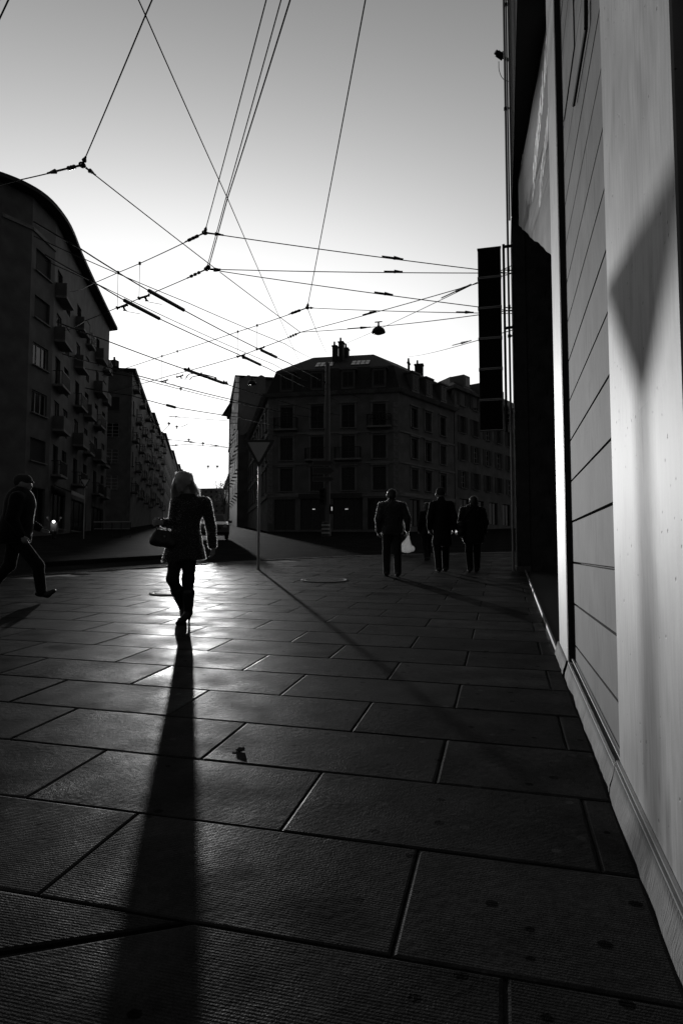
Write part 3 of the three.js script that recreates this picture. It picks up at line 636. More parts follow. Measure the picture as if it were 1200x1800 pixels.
// corner house with a mansard roof in the middle
{
  const q = [[80, -11.83], [56, -6.52], [54, 4.89], [61.5, 10.97]], P = q.map(([f, l]) => L(f, l)), back = L(80, 2);
  const ring = [...P, back], base = gF(52) - 0.6, cor = 15.0, g0 = gF(55);
  const o = thing('mansard_house', 'corner house with mansard roof, dormers, skylights and iron balconies', 'building', V(P[2][0], gF(54), P[2][1]));
  const rows = [7.55, 10.3, 13.05];
  const lens = [0, 1, 2].map((i) => Math.hypot(P[i + 1][0] - P[i][0], P[i + 1][1] - P[i][1]));
  const uOf = (px, i) => {                                     // where the wall is crossed by the line of sight
    const d = ray(px, 900), a = P[i], b = P[i + 1], ex = b[0] - a[0], ez = b[1] - a[1];
    return ((d.x * a[1] - d.z * a[0]) / (d.z * ex - d.x * ez)) * lens[i];
  };
  const cols = [null, [503, 557, 612, 667].map((p) => uOf(p, 1)), [729, 753, 779].map((p) => uOf(p, 2))];
  for (let i = 0; i < 3; i++) {
    const wins = [], us = cols[i] || [2, 5, 8, 11, 14, 17, 20, 23].filter((u) => u < lens[0] - 1);
    us.forEach((u, c) => rows.forEach((v, r) => wins.push({ u, v: v - (i === 1 ? 1.0 : 0.8), w: i === 1 ? 1.15 : 1.1, h: i === 1 ? 2.0 : 1.75, mull: 1, bars: 2, dark: true, surround: true, closed: i === 2 && (c + r) % 3 === 0 })));
    if (i === 1) for (const [px, w] of [[500, 1.9], [553, 2.6], [611, 2.6], [668, 2.2]]) wins.push({ u: uOf(px, 1), v: g0 + 0.05, w, h: 2.7, mull: px === 500 ? 1 : 2, dark: true, noSill: true, name: px === 500 ? 'doorway' : 'shop_window', z: -0.2 });
    if (i === 2) for (const u of cols[2]) wins.push({ u, v: gF(58) + 0.2, w: 1.7, h: 2.4, mull: 1, dark: true, noSill: true, name: 'shop_window' });
    const { m } = facade(o, P[i], P[i + 1], base, cor, wins, M.facadeC);
    for (const y of [6.2, 8.95, 11.65]) part(o, 'string_course', bar(V(P[i][0], y, P[i][1]), V(P[i + 1][0], y, P[i + 1][1]), 0.16, y < 7 ? 0.34 : 0.14), M.stone);
    if (i === 1) {
      balcony(o, m, cols[1][0], rows[2] - 1.0, 2.1, 0.7, false); balcony(o, m, cols[1][3], rows[2] - 1.0, 2.1, 0.7, false);
      balcony(o, m, cols[1][1], rows[1] - 1.0, 2.0, 0.7, false); balcony(o, m, cols[1][2], rows[1] - 1.0, 2.3, 0.7, false);
      // planter box of shrubs on the upper balcony
      const lf = []; const c = V(cols[1][3], rows[2] - 0.25, 0.6);
      for (let k = 0; k < 160; k++) { const s = rr(0.06, 0.14), t = quadGeo([[V(-s, 0, 0), V(0, -s * 0.4, 0), V(s, 0, 0), V(0, s * 0.4, 0)]]); t.rotateX(rr(0, 6)); t.rotateY(rr(0, 6)); t.translate(c.x + rr(-1, 1), c.y + rr(-0.35, 0.4), c.z + rr(-0.2, 0.25)); lf.push(t); }
      part(o, 'balcony_shrubs', merge(lf).applyMatrix4(m), M.shutter).userData.kind = 'stuff';
      // shop fascia lettering board and quoins
      part(o, 'shop_fascia', box(5.6, 0.42, 0.14, uOf(580, 1), g0 + 3.0, 0.1).applyMatrix4(m), M.shutter);
      // small lit lamps in the shop windows
      for (const [a, b] of [[549.5, 894.5], [552, 894.5], [607, 895], [610, 895]]) { const u = uOf(a, 1), y = Dp(a, b, 55).y; part(o, 'shop_spotlight', new THREE.SphereGeometry(0.05, 8, 6).translate(u, y, -0.12).applyMatrix4(m), M.bulb); }
      for (let y = 4; y < cor - 0.8; y += 0.55) for (const u of [0.24, lens[1] - 0.24]) part(o, 'quoin', box(0.44, 0.5, 0.05, u, y, 0.026).applyMatrix4(m), M.stone);
    }
  }
  facade(o, P[3], back, base, cor, [], M.facadeC); facade(o, back, P[0], base, cor, [], M.facadeC);
  part(o, 'cornice', merge([loft(offsetRing(ring, 0.25), cor - 0.02, offsetRing(ring, 0.55), cor + 0.25, true, true)]), M.stone);
  const r0 = offsetRing(ring, 0.2), r1 = offsetRing(ring, -0.75), r2 = offsetRing(ring, -4.6);
  const mans = part(o, 'mansard', loft(r0, cor + 0.25, r1, 17.6, false), M.roof);
  const roof = part(o, 'roof', loft(r1, 17.6, r2, 19.9), M.roof);
  // dormers
  const dorm = (i, px, w) => {
    const { m } = wallFrame(P[i], P[i + 1]), u = uOf(px, i), y = cor + 1.3;
    const d = part(mans, 'dormer', merge([box(w + 0.3, 1.7, 1.4, u, y, -0.55), box(w + 0.6, 0.14, 1.6, u, y + 0.9, -0.5)]).applyMatrix4(m), M.zinc);
    part(o, 'dormer_window', box(w, 1.25, 0.04, u, y, 0.165).applyMatrix4(m), M.glass);
    const fr = part(o, 'dormer_frame', merge([box(0.07, 1.3, 0.05, u - w / 2, y, 0.18), box(0.07, 1.3, 0.05, u + w / 2, y, 0.18), box(0.05, 1.2, 0.05, u, y, 0.18), box(w, 0.07, 0.05, u, y + 0.64, 0.185), box(w, 0.07, 0.05, u, y - 0.64, 0.185)]).applyMatrix4(m), i === 1 ? M.shutter : M.stone);
  };
  for (const px of [503, 557, 612, 667]) dorm(1, px, 0.9);
  for (const px of [729, 753, 779]) dorm(2, px, 0.85);
  // skylights laid in the upper slope, each pane a mesh
  {
    const { m } = wallFrame(P[1], P[2]);
    const sl = (17.6 - 19.9) / (4.6 - 0.75), ang = Math.atan2(2.3, 3.85);
    for (const px of [562, 628]) {
      const u0 = uOf(px, 1);
      for (let r = 0; r < 2; r++) for (let c = 0; c < 4; c++) {
        const g = box(0.34, 0.03, 0.62); g.rotateX(ang); const dz = -1.6 - r * 0.62;
        g.translate(u0 - 0.6 + c * 0.42, 17.6 + (-dz - 0.75) * 2.3 / 3.85 + 0.07, dz); g.applyMatrix4(m);
        part(roof, 'skylight_pane', g, M.skylight);
      }
    }
  }
  for (const [px, py, f, w, h] of [[589, 611, 58, 0.4, 1.2], [600, 604, 58, 0.42, 1.6], [609, 615, 59, 0.36, 0.6], [718, 640, 60, 0.14, 0.6], [736, 643, 62, 0.8, 0.6]]) {
    const t = Dp(px, py, f); part(roof, 'chimney', merge([box(w, h + 2, 0.7, t.x, t.y - (h + 2) / 2, t.z), box(w + 0.12, 0.12, 0.8, t.x, t.y + 0.06, t.z), cyl(0.11, 0.09, 0.45, 8, t.x - w * 0.2, t.y + 0.34, t.z)]), M.roof);
  }
}
// taller house stepping up behind, to the right
{
  const q = [[61.7, 11.1], [75, 22], [82, 28]], P = q.map(([f, l]) => L(f, l)), ring = [...P, L(90, 20), L(73, 6)], base = gF(58) - 1, eave = 17.3;
  const o = thing('shuttered_house', 'pale shuttered house with steep roof adjoining the mansard house', 'building', V(P[0][0], gF(62), P[0][1]));
  for (let i = 0; i < 2; i++) {
    const len = Math.hypot(P[i + 1][0] - P[i][0], P[i + 1][1] - P[i][1]), wins = [];
    for (let r = 0; r < 4; r++) for (let u = 1.6; u < len - 1; u += 2.7) wins.push({ u, v: gF(64) + 4.0 + r * 2.75, w: 1.0, h: 1.7, mull: 1, bars: 2, shut: true, closed: hash(r, (u * 10) | 0) > 0.6 });
    for (let u = 1.8; u < len - 1.2; u += 3.2) wins.push({ u, v: gF(66) + 0.4, w: 2.0, h: 2.4, mull: 1, noSill: true, dark: true, name: 'shop_window' });
    facade(o, P[i], P[i + 1], base, eave, wins, M.facadeC);
  }
  part(o, 'wall', loft(offsetRing(ring, -0.35), base, offsetRing(ring, -0.35), eave), M.facadeC);
  part(o, 'cornice', loft(offsetRing(ring, 0.3), eave, offsetRing(ring, 0.45), eave + 0.25, true, true), M.stone);
  const rf = part(o, 'roof', loft(offsetRing(ring, 0.35), eave + 0.25, offsetRing(ring, -4.5), 20.9), M.roof);
  const { m } = wallFrame(P[0], P[1]);
  for (const u of [3, 7, 11]) { part(rf, 'dormer', box(1.3, 1.4, 1.6, u, 18.6, -1.0).applyMatrix4(m), M.zinc); part(rf, 'dormer_pane', box(0.8, 0.9, 0.04, u, 18.6, -0.17).applyMatrix4(m), M.skylight); }
}
// backlit tree up the street
{
  const b = L(165, -30.6), o = thing('street_tree', 'backlit street tree glowing beside the far houses', 'tree', V(b[0], gF(165), b[1]));
  const y0 = gF(165) - 0.2, tr = [rod(V(b[0], y0, b[1]), V(b[0] + 0.2, y0 + 4.5, b[1]), 0.22, 8, 0.15)];
  const lv = [];
  for (let k = 0; k < 9; k++) {
    const a = k * 2.4, e = V(b[0] + Math.cos(a) * rr(0.8, 2.2), y0 + rr(6, 11.5), b[1] + Math.sin(a) * rr(0.8, 2.2));
    tr.push(rod(V(b[0] + 0.2, y0 + rr(3.2, 4.6), b[1]), e, 0.09, 5, 0.03));
    for (let i = 0; i < 130; i++) { const s = rr(0.1, 0.24), t = quadGeo([[V(-s, 0, 0), V(0, -s * 0.5, 0.02), V(s, 0, 0), V(0, s * 0.5, 0.02)]]); t.rotateX(rr(0, 6)); t.rotateY(rr(0, 6)); const r = Math.cbrt(rnd()) * 1.5, a1 = rr(0, 6.28), a2 = rr(-1, 1); t.translate(e.x + r * Math.cos(a1) * Math.sqrt(1 - a2 * a2), e.y + r * a2, e.z + r * Math.sin(a1) * Math.sqrt(1 - a2 * a2)); lv.push(t); }
  }
  part(o, 'trunk', merge(tr), mat(0.05, 0.9));
  part(o, 'crown', merge(lv), new THREE.MeshPhysicalMaterial({ color: grey(0.12), roughness: 0.9, transmission: 0.4, thickness: 0, side: THREE.DoubleSide })).userData.kind = 'stuff';
}

// ---------------------------------------------------------------- overhead wires
const HS = 7.6, HC = 6.55;                                       // heights of span wires and trolley wires above the road
const pt = (a) => a instanceof THREE.Vector3 ? a : a[3] ? Dp(a[0], a[1], a[3]) : Wp(a[0], a[1], a[2] ?? HS);
function wire(name, label, pts, r, fit = [], group) {
  r *= 1.4; const p = pts.map(pt), o = thing(name, label, 'wire', p[0].clone(), group);
  const gs = [];
  for (let i = 0; i < p.length - 1; i++) {
    const n = 10, q = []; const sag = Math.min(0.12, p[i].distanceTo(p[i + 1]) * 0.004);
    for (let k = 0; k <= n; k++) { const t = k / n; q.push(p[i].clone().lerp(p[i + 1], t).add(V(0, -sag * 4 * t * (1 - t), 0))); }
    gs.push(tube(q, r, n, 5));
  }
  part(o, 'cable', merge(gs), M.wire);
  for (const [seg, t0, t1, kind] of fit) {
    const a = p[seg].clone().lerp(p[seg + 1], t0), b = p[seg].clone().lerp(p[seg + 1], t1), d = b.clone().sub(a), l = d.length();
    if (kind === 'bar') part(o, 'splice_bar', rod(a, b, r * 3.2, 8), M.insul);
    else if (kind === 'ins') {
      const g = [rod(a, b, r * 1.6, 6)];
      for (const s of [0.3, 0.5, 0.7]) { const c = a.clone().addScaledVector(d, s); g.push(rod(c, c.clone().addScaledVector(d, 0.12), r * 3.4, 8)); }
      part(o, 'insulator', merge(g), M.insul);
    } else {
      const c = a.clone().addScaledVector(d, 0.55);
      part(o, 'turnbuckle', merge([rod(a, b, r * 1.7, 6), rod(c, c.clone().addScaledVector(d, 0.3), r * 4, 8, r * 2)]), M.insul);
    }
  }
  return o;
}
function node(label, p, arms) {
  const o = thing('wire_joint', label, 'wire joint', p, 'joints where the span wires meet');
  part(o, 'ring', new THREE.TorusGeometry(0.05, 0.018, 6, 12).rotateX(1.2).translate(p.x, p.y, p.z), M.insul);
  for (const q of arms) { const d = pt(q).sub(p).normalize(); part(o, 'thimble', rod(p, p.clone().addScaledVector(d, 0.22), 0.026, 6, 0.014), M.insul); }
}
const N0 = Wp(256, 27, 8.2), N1 = Wp(145, 290, 7.6), N2 = Wp(360, 409, 7.6), N3 = Wp(363, 473, 7.4), N4 = Wp(540, 541, 7.6), N5 = Wp(528, 584, 7.2), N6 = Wp(400, 349, 7.8);
const RB = (px, py) => Dp(px, py, 14.25);
// top of frame anchors: the wires go on over the camera to masts out of view
const up = (a, b, ext) => b.clone().add(b.clone().sub(a).normalize().multiplyScalar(ext));
wire('span_wire', 'steep span wire from the upper joint crossing beside the curved roof', [N1, N0, up(N1, N0, 5)], 0.008, [[0, 0.0, 0.07, 'turn']]);
wire('span_wire', 'long thin wire falling from the top crossing down to the mansard roof', [up(Dp(540, 665, 54), N0, 3), N0, N6, Dp(540, 664, 54.5)], 0.007);
wire('span_wire', 'insulated wire from the upper joint across the curved roof edge', [N1, [36, 316, 7.6], [-260, 385, 7.4]], 0.008, [[0, 0.05, 0.26, 'ins'], [0, 0.26, 0.55, 'turn']]);
wire('span_wire', 'diagonal wire from the upper joint down to the joint above the corner house', [N1, N5], 0.008, [[0, 0.0, 0.035, 'turn']]);
wire('span_wire', 'single wire rising from the middle joint over the street', [N2, [468, 0, 8.2], up(N2, Wp(468, 0, 8.2), 5)], 0.007, [[0, 0, 0.04, 'turn']]);
wire('span_wire', 'wire from the middle joint down to the rounded block', [N2, [246, 463, 7.5], [208, 479, 7.5], [167, 497, 7.5], Dp(120, 512, 52)], 0.008, [[0, 0.02, 0.28, 'ins']]);
wire('span_wire', 'upper slanting wire from the middle joint to the projecting sign', [N2, RB(900, 481)], 0.008, [[0, 0.0, 0.06, 'turn'], [0, 0.57, 0.64, 'turn']]);
wire('span_wire', 'first of two close wires rising from the lower joint', [N3, N6.clone().add(V(-0.04, 0, 0)), [494, 0, 8.4], up(N6, Wp(494, 0, 8.4), 5)], 0.007, [[0, 0, 0.06, 'turn']]);
wire('span_wire', 'second of two close wires rising from the lower joint', [N3.clone().add(V(0.05, 0, 0)), N6, [510, 0, 8.4], up(N6, Wp(510, 0, 8.4), 5)], 0.009, [[0, 0, 0.06, 'turn']]);
wire('span_wire', 'wire from the lower joint carrying the first trolley hangers', [N3, [327, 490, 7.1], [208, 540, 6.5], [150, 564, 6.3], Dp(110, 580, 54)], 0.008, [[0, 0.05, 0.95, 'ins']]);
wire('span_wire', 'level wire from the lower joint to the projecting sign', [N3, RB(900, 480)], 0.008, [[0, 0.0, 0.05, 'turn'], [0, 0.6, 0.66, 'turn']]);
wire('span_wire', 'lower slanting wire from the lower joint to the sign post arm', [N3, RB(900, 547)], 0.008, [[0, 0.0, 0.05, 'turn'], [0, 0.57, 0.63, 'turn']]);
wire('span_wire', 'wire rising steeply from the joint left of the hanging lamp', [N4, [642, 0, 8.6], up(N4, Wp(642, 0, 8.6), 5)], 0.008, [[0, 0, 0.03, 'turn']]);
wire('span_wire', 'faint wire from the lamp side joint down past the second hangers', [N4, [452, 572, 7.5], [418, 583, 7.5], [312, 617.5, 7.4], [285, 626, 7.4], [180, 660, 7.2]], 0.009, [[0, 0.05, 0.35, 'ins']]);
wire('span_wire', 'nearly level wire from the lamp side joint to the wall', [N4, RB(900, 551)], 0.007, [[0, 0.0, 0.04, 'turn'], [0, 0.78, 0.85, 'turn']]);
wire('span_wire', 'short wire dropping from the lamp side joint to the mast top', [N4, Dp(575, 622, 44)], 0.007);
wire('span_wire', 'wire from the roof side joint carrying the second hangers', [N5, [503, 595, 7.0], [455, 613, 6.6], [421, 626, 6.5], [300, 660, 6.3], [190, 690, 6.2]], 0.009, [[0, 0.0, 0.9, 'ins']]);
wire('span_wire', 'rising wire from the roof side joint to the wall above the sign', [N5, RB(900, 480)], 0.008, [[0, 0.37, 0.44, 'turn']]);
wire('span_wire', 'lamp carrying wire from the roof side joint to the wall', [N5, Wp(665, 574, 7.4), RB(900, 545)], 0.008, [[0, 0.6, 0.9, 'turn']]);
wire('span_wire', 'wire from the mansard chimneys rising past the lamp to the wall', [Dp(583, 613, 57), RB(900, 466)], 0.008, [[0, 0.86, 0.93, 'turn']]);
wire('span_wire', 'short wire from the mansard eave corner to the wall below the sign arm', [Dp(717, 627, 58), RB(900, 580)], 0.008, [[0, 0.75, 0.86, 'turn']]);
node('uppermost wire joint over the curved roof', N1, [N0, [36, 316], N5]);
node('middle wire joint with three span wires', N2, [[468, 0], [246, 463], RB(900, 481)]);
node('lower wire joint where five wires meet', N3, [N6, [327, 490], RB(900, 480), RB(900, 547)]);
node('small wire joint left of the hanging lamp', N4, [[642, 0], [452, 572], RB(900, 551)]);
node('wire joint just above the mansard roof', N5, [N1, [503, 595], RB(900, 480)]);
{
  const o = thing('wire_clamp', 'round clamp where two wires cross high above the street', 'clamp', N0); part(o, 'body', new THREE.SphereGeometry(0.045, 10, 8).translate(N0.x, N0.y, N0.z), M.insul); part(o, 'bolt', cyl(0.012, 0.012, 0.11, 6, N0.x, N0.y, N0.z), M.insul);
  const c = thing('wire_clamp', 'small clamp on the close pair of rising wires', 'clamp', N6); part(c, 'body', new THREE.SphereGeometry(0.04, 10, 8).translate(N6.x, N6.y, N6.z), M.insul); part(c, 'bolt', cyl(0.012, 0.012, 0.1, 6, N6.x, N6.y, N6.z), M.insul);
}
wire('span_wire', 'cut off wire in the upper corner of the sky over the curved roof', [Wp(-40, 110, 7.8), Wp(0, 32, 8.2), Wp(15, 0, 8.4), Wp(90, -150, 9)], 0.009);
// trolley contact wires
const cw = 'pairs of trolley wires over the junction';
wire('trolley_wire', 'upper trolley wire with a thick splice bar beside the first hangers', [[60, 390, 6.3], [140, 436, HC], [208, 479, HC], [262, 511, HC], [323, 545, HC], [454, 613, HC], [505, 637, HC], Dp(640, 702, 60)], 0.011, [[3, 0, 1, 'bar'], [5, 0.1, 0.6, 'bar']], cw);
wire('trolley_wire', 'lower trolley wire with a thick splice bar beside the first hangers', [[80, 448, 6.3], [167, 497, HC], [219, 528, HC], [280, 560, HC], [417, 622, HC], [470, 647, HC], Dp(600, 706, 60)], 0.011, [[2, 0, 1, 'bar'], [4, 0.2, 0.75, 'bar']], cw);
wire('feeder_wire', 'faint upper feeder cable running beside the trolley wires', [[60, 415, 6.6], [148, 455, 6.5], [330, 532, 6.5], [500, 604, 6.5], Dp(560, 632, 58)], 0.007, [], cw);
wire('feeder_wire', 'faint lower feeder cable running beside the trolley wires', [[80, 458, 6.6], [167, 497, 6.5], [330, 575, 6.5], [480, 640, 6.5], Dp(560, 676, 56)], 0.007, [], cw);
wire('trolley_wire', 'trolley wire with curved switch fittings over the street mouth', [[100, 566, 6.3], [183, 597, HC], [325, 649, HC], [400, 676, HC], [450, 692, HC], Dp(600, 730, 56)], 0.013, [[2, 0, 0.9, 'bar']], cw);
wire('trolley_wire', 'trolley wire crossing before the flat fronted block', [[110, 622, 6.2], [179, 642, HC], [287, 672, HC], [410, 703, HC], Dp(560, 735, 58)], 0.014, [], cw);
wire('feeder_wire', 'thin wire close under the crossing trolley wire', [[150, 648, 6.0], [233, 662, 5.9], [410, 707, 5.9], Dp(520, 722, 60)], 0.009, [], cw);
wire('trolley_wire', 'sagging trolley wire in front of the street gap', [[150, 682, 6.1], [230, 695, HC], [308, 716, HC], [417, 733, HC], Dp(520, 752, 62)], 0.015, [[1, 0.8, 1, 'bar']], cw);
wire('feeder_wire', 'far cross wire over the street beyond the netted gable', [Dp(280, 772, 90), Dp(312, 774, 90), Dp(350, 779, 90), Dp(400, 786, 90)], 0.025, [[0, 0.1, 0.7, 'turn'], [1, 0.3, 0.8, 'turn'], [2, 0.4, 0.7, 'turn']], cw);
wire('feeder_wire', 'farther cross wire above the sun', [Dp(290, 784, 105), Dp(330, 781, 105), Dp(404, 787, 105)], 0.03, [[0, 0.3, 0.6, 'turn']], cw);
wire('feeder_wire', 'short high cross wire between the street rows', [Dp(296, 732, 80), Dp(322, 733.5, 80), Dp(420, 741, 80)], 0.02, [[0, 0.1, 0.8, 'turn']], cw);
for (const [label, pts] of [['left far hanger wire', [[283, 762, 100], [300, 744, 100]]], ['far slanted hanger wire', [[318, 751, 95], [331, 745, 95]]]]) wire('hanger_wire', label + ' over the bright street gap', pts.map(([a, b, f]) => Dp(a, b, f)), 0.025, [], cw);
// curved switch arms
{
  const o = thing('switch_fitting', 'pair of bent switch arms on the trolley wire over the street mouth', 'fitting', Wp(360, 660, HC));
  part(o, 'arm', tube([[327, 665], [333, 658], [345, 656], [362, 659], [380, 664]].map(([a, b]) => Wp(a, b, HC)), 0.02, 20, 5), M.insul);
  part(o, 'arm', tube([[334, 667], [340, 662], [352, 661], [366, 666]].map(([a, b]) => Wp(a, b, HC)), 0.018, 20, 5), M.insul);
  for (const [a, b] of [[332, 648], [354, 657], [379, 665], [394, 671], [398, 672]]) { const q = Wp(a, b, HC); part(o, 'clip', new THREE.ConeGeometry(0.09, 0.16, 6).translate(q.x, q.y, q.z), M.insul); }
}
// trolley wire hangers: a drop wire, a jaw and two short arms
function hanger(label, top, px, py, h, s = 1) {
  const T = pt(top), dT = T.x * F.x + T.z * F.z, e = dT / FPX, P = T.clone().addScaledVector(R, 9 * e * s); P.y = Dp(px, py, dT).y;
  const o = thing('wire_hanger', label, 'hanger', P, 'hangers that carry the trolley wires');                                  // metres per pixel there
  const A = (dx, dy, k = 0) => P.clone().addScaledVector(R, dx * e * s).add(V(0, -dy * e * s, 0)).addScaledVector(F, k);
  part(o, 'drop_wire', rod(A(-9, 0), V(A(-9, 0).x, T.y, A(-9, 0).z), 0.006, 5), M.wire);
  part(o, 'drop_clip', cyl(0.03, 0.03, 0.07, 6, A(-9, 0).x, T.y, A(-9, 0).z), M.insul);
  part(o, 'body', merge([rod(A(-10, 2), A(10, -4), 2.1 * e * s, 7), rod(A(-11, -1), A(-8, 4), 1.8 * e * s, 6), rod(A(8, -7), A(9, -2), 1.6 * e * s, 6)]), M.insul);
  part(o, 'jaw', merge([rod(A(1, -2), A(5, 6), 2 * e * s, 6), rod(A(2, 6), A(8, 6), 1.2 * e * s, 5)]), M.insul);
  part(o, 'arm', rod(A(5, 5, 0.1), A(28, 7, 0.2), 0.008, 4), M.wire);
}
hanger('lower hanger on the first span wire below the middle joint', [208, 479, 7.5], 217, 540, HC);
hanger('upper hanger on the first span wire below the middle joint', [246, 463, 7.5], 257, 523, HC);
hanger('left hanger of the pair beside the mansard roof', [418, 583, 7.5], 422, 626, HC, 0.72);
hanger('right hanger of the pair beside the mansard roof', [452, 572, 7.5], 456, 613, HC, 0.72);
hanger('left hanger of the pair over the street mouth', [285, 626, 7.4], 290, 670, HC, 0.6);
hanger('right hanger of the pair over the street mouth', [312, 617.5, 7.4], 316, 662, HC, 0.6);
for (const [a, b, f, lab] of [[318, 684, 40, 'cone insulator under the crossing trolley wire'], [278, 747, 80, 'far cone insulator close to the slatted blind block'], [297, 745, 82, 'far cone insulator over the street axis'], [311, 751, 84, 'low far cone insulator above the sun'], [332, 774, 95, 'wide spreader bracket on the far cross wire'], [357, 780, 96, 'drooping insulator on the far cross wire'], [366, 821, 150, 'tiny insulator above the street horizon'], [382, 821, 150, 'second tiny insulator above the street horizon']]) {
  const q = Dp(a, b, f), e = f / FPX, o = thing('cone_insulator', lab, 'insulator', q, 'small insulators far up the street');
  part(o, 'cone', new THREE.ConeGeometry(3.2 * e, 3 * e, 8).rotateX(Math.PI).translate(q.x, q.y, q.z), M.insul); part(o, 'stem', rod(q.clone().add(V(0, -3 * e, 0)), q.clone().add(V(0, 3.2 * e, 0)), 0.8 * e, 5), M.insul);
  part(o, 'carrier', rod(q.clone().addScaledVector(R, -60 * e).add(V(0, 3.2 * e + 0.3, 0)), q.clone().addScaledVector(R, 60 * e).add(V(0, 3.2 * e - 0.3, 0)), 0.15 * e, 4), M.wire);
}
// hanging street lamps: dome shades
function lamp(label, px, py, f, w) {
  const q = f ? Dp(px, py, f) : Wp(px, py, 7.2), o = thing('hanging_lamp', label, 'street lamp', q, 'dome lamps hung from the span wires');
  const pr = [[0.01, 0.21], [0.05, 0.2], [0.06, 0.15], [0.12, 0.135], [0.19, 0.08], [0.225, 0.0], [0.23, -0.03], [0.215, -0.03], [0.18, 0.05], [0.1, 0.11], [0.01, 0.12]].map(([a, b]) => new THREE.Vector2(a * w, b * w));
  part(o, 'shade', new THREE.LatheGeometry(pr, 24).translate(q.x, q.y, q.z), M.iron);
  part(o, 'glass_bowl', new THREE.SphereGeometry(0.17 * w, 16, 8, 0, 6.3, Math.PI / 2, Math.PI / 2).scale(1, 0.5, 1).translate(q.x, q.y - 0.02 * w, q.z), M.zinc);
  part(o, 'hanger', merge([cyl(0.03, 0.03, 0.16 * w, 8, q.x, q.y + 0.26 * w, q.z), bar(q.clone().add(V(-0.12, 0.33 * w, 0)), q.clone().add(V(0.12, 0.33 * w, 0)), 0.03, 0.03)]), M.iron);
}
lamp('dome street lamp hanging above the mansard roof', 665, 583, 0, 0.98);
lamp('dome street lamp hanging before the netted gable', 443, 674, 30, 0.95);

// ---------------------------------------------------------------- street furniture
function giveWay(label, base, yTop, yBot, w, turn, lx = 0) {
  const o = thing('give_way_sign', label, 'road sign', base), s = yTop - yBot;
  o.rotation.y = turn;
  lpart(o, 'post', merge([cyl(0.03, 0.03, yTop + 0.02, 12, 0, (yTop + 0.02) / 2, 0), cyl(0.036, 0.036, 0.03, 12, 0, 0.015, 0)]), M.galv);
  const tri = (k, d, z) => { const sh = new THREE.Shape(); const a = w / 2 * k, t = (yTop + yBot * 0) - s * (1 - k) * 0.33, b = yBot + s * (1 - k) * 0.66; const r = 0.035 * k; sh.moveTo(-a + r, t); sh.lineTo(a - r, t); sh.quadraticCurveTo(a, t, a - r * 0.5, t - r * 0.87); sh.lineTo(r * 0.5, b + r * 0.4); sh.quadraticCurveTo(0, b - r * 0.4, -r * 0.5, b + r * 0.4); sh.lineTo(-a + r * 0.5, t - r * 0.87); sh.quadraticCurveTo(-a, t, -a + r, t); const g = new THREE.ExtrudeGeometry(sh, { depth: d, bevelEnabled: true, bevelSize: 0.003, bevelThickness: 0.003, bevelSegments: 1 }); g.translate(0, 0, z); return g; };
  lpart(o, 'plate', tri(1, 0.02, 0.04), mat(0.03, 0.4));
  lpart(o, 'sign_face', tri(0.72, 0.003, 0.066), mat(0.5, 0.5));
  lpart(o, 'bracket', merge([box(0.09, 0.03, 0.05, 0, yTop - 0.1, 0.02), box(0.09, 0.03, 0.05, 0, yTop - s * 0.5, 0.02)]), M.galv);
  return o;
}
{
  const b = G(454, 1001); giveWay('give way sign on a slim post casting a long shadow', V(b.x, gy(b.x, b.z), b.z), 2.95, 2.33, 0.7, Math.atan2(-b.x, -b.z) - 0.12);
  const c = L(38, -15.4); giveWay('dim give way sign before the rounded block', V(c[0], gy(...c) - 0.13, c[1]), 3.6, 3.05, 0.6, 0.45);
}
// manhole covers
function manhole(label, px, py, r) {
  const c = G(px, py), o = thing('manhole_cover', label, 'manhole', V(c.x, gy(c.x, c.z), c.z));
  o.quaternion.setFromUnitVectors(V(0, 1, 0), V(-SLOPE * F.x, 1, -SLOPE * F.z).normalize());
  lpart(o, 'rim', new THREE.LatheGeometry([[r, -0.03], [r, 0.006], [r - 0.012, 0.011], [r - 0.04, 0.011], [r - 0.045, 0.004], [r - 0.045, -0.03]].map(([a, b]) => new THREE.Vector2(a, b)), 40), mat(0.08, 0.8, { specularIntensity: 0.2 }));
  const d = lpart(o, 'lid', cyl(r - 0.05, r - 0.05, 0.03, 40, 0, -0.008, 0), M.iron);
  const st = []; for (let i = -8; i <= 8; i++) for (let j = -8; j <= 8; j++) { const x = i * 0.04 * r / 0.37, z = j * 0.04 * r / 0.37; if (Math.hypot(x, z) < r - 0.09) st.push(box(0.022, 0.006, 0.022, x, 0.01, z)); }
  lpart(d, 'studs', merge(st), M.iron).userData.kind = 'stuff';
  lpart(d, 'seam', box(0.008, 0.004, 1.8 * (r - 0.06), 0, 0.0095, 0), M.joint);
}
manhole('studded manhole cover beside the walking woman', 301, 1042, 0.33);
manhole('dark two part manhole cover beyond the give way sign', 570, 1019.5, 0.44);
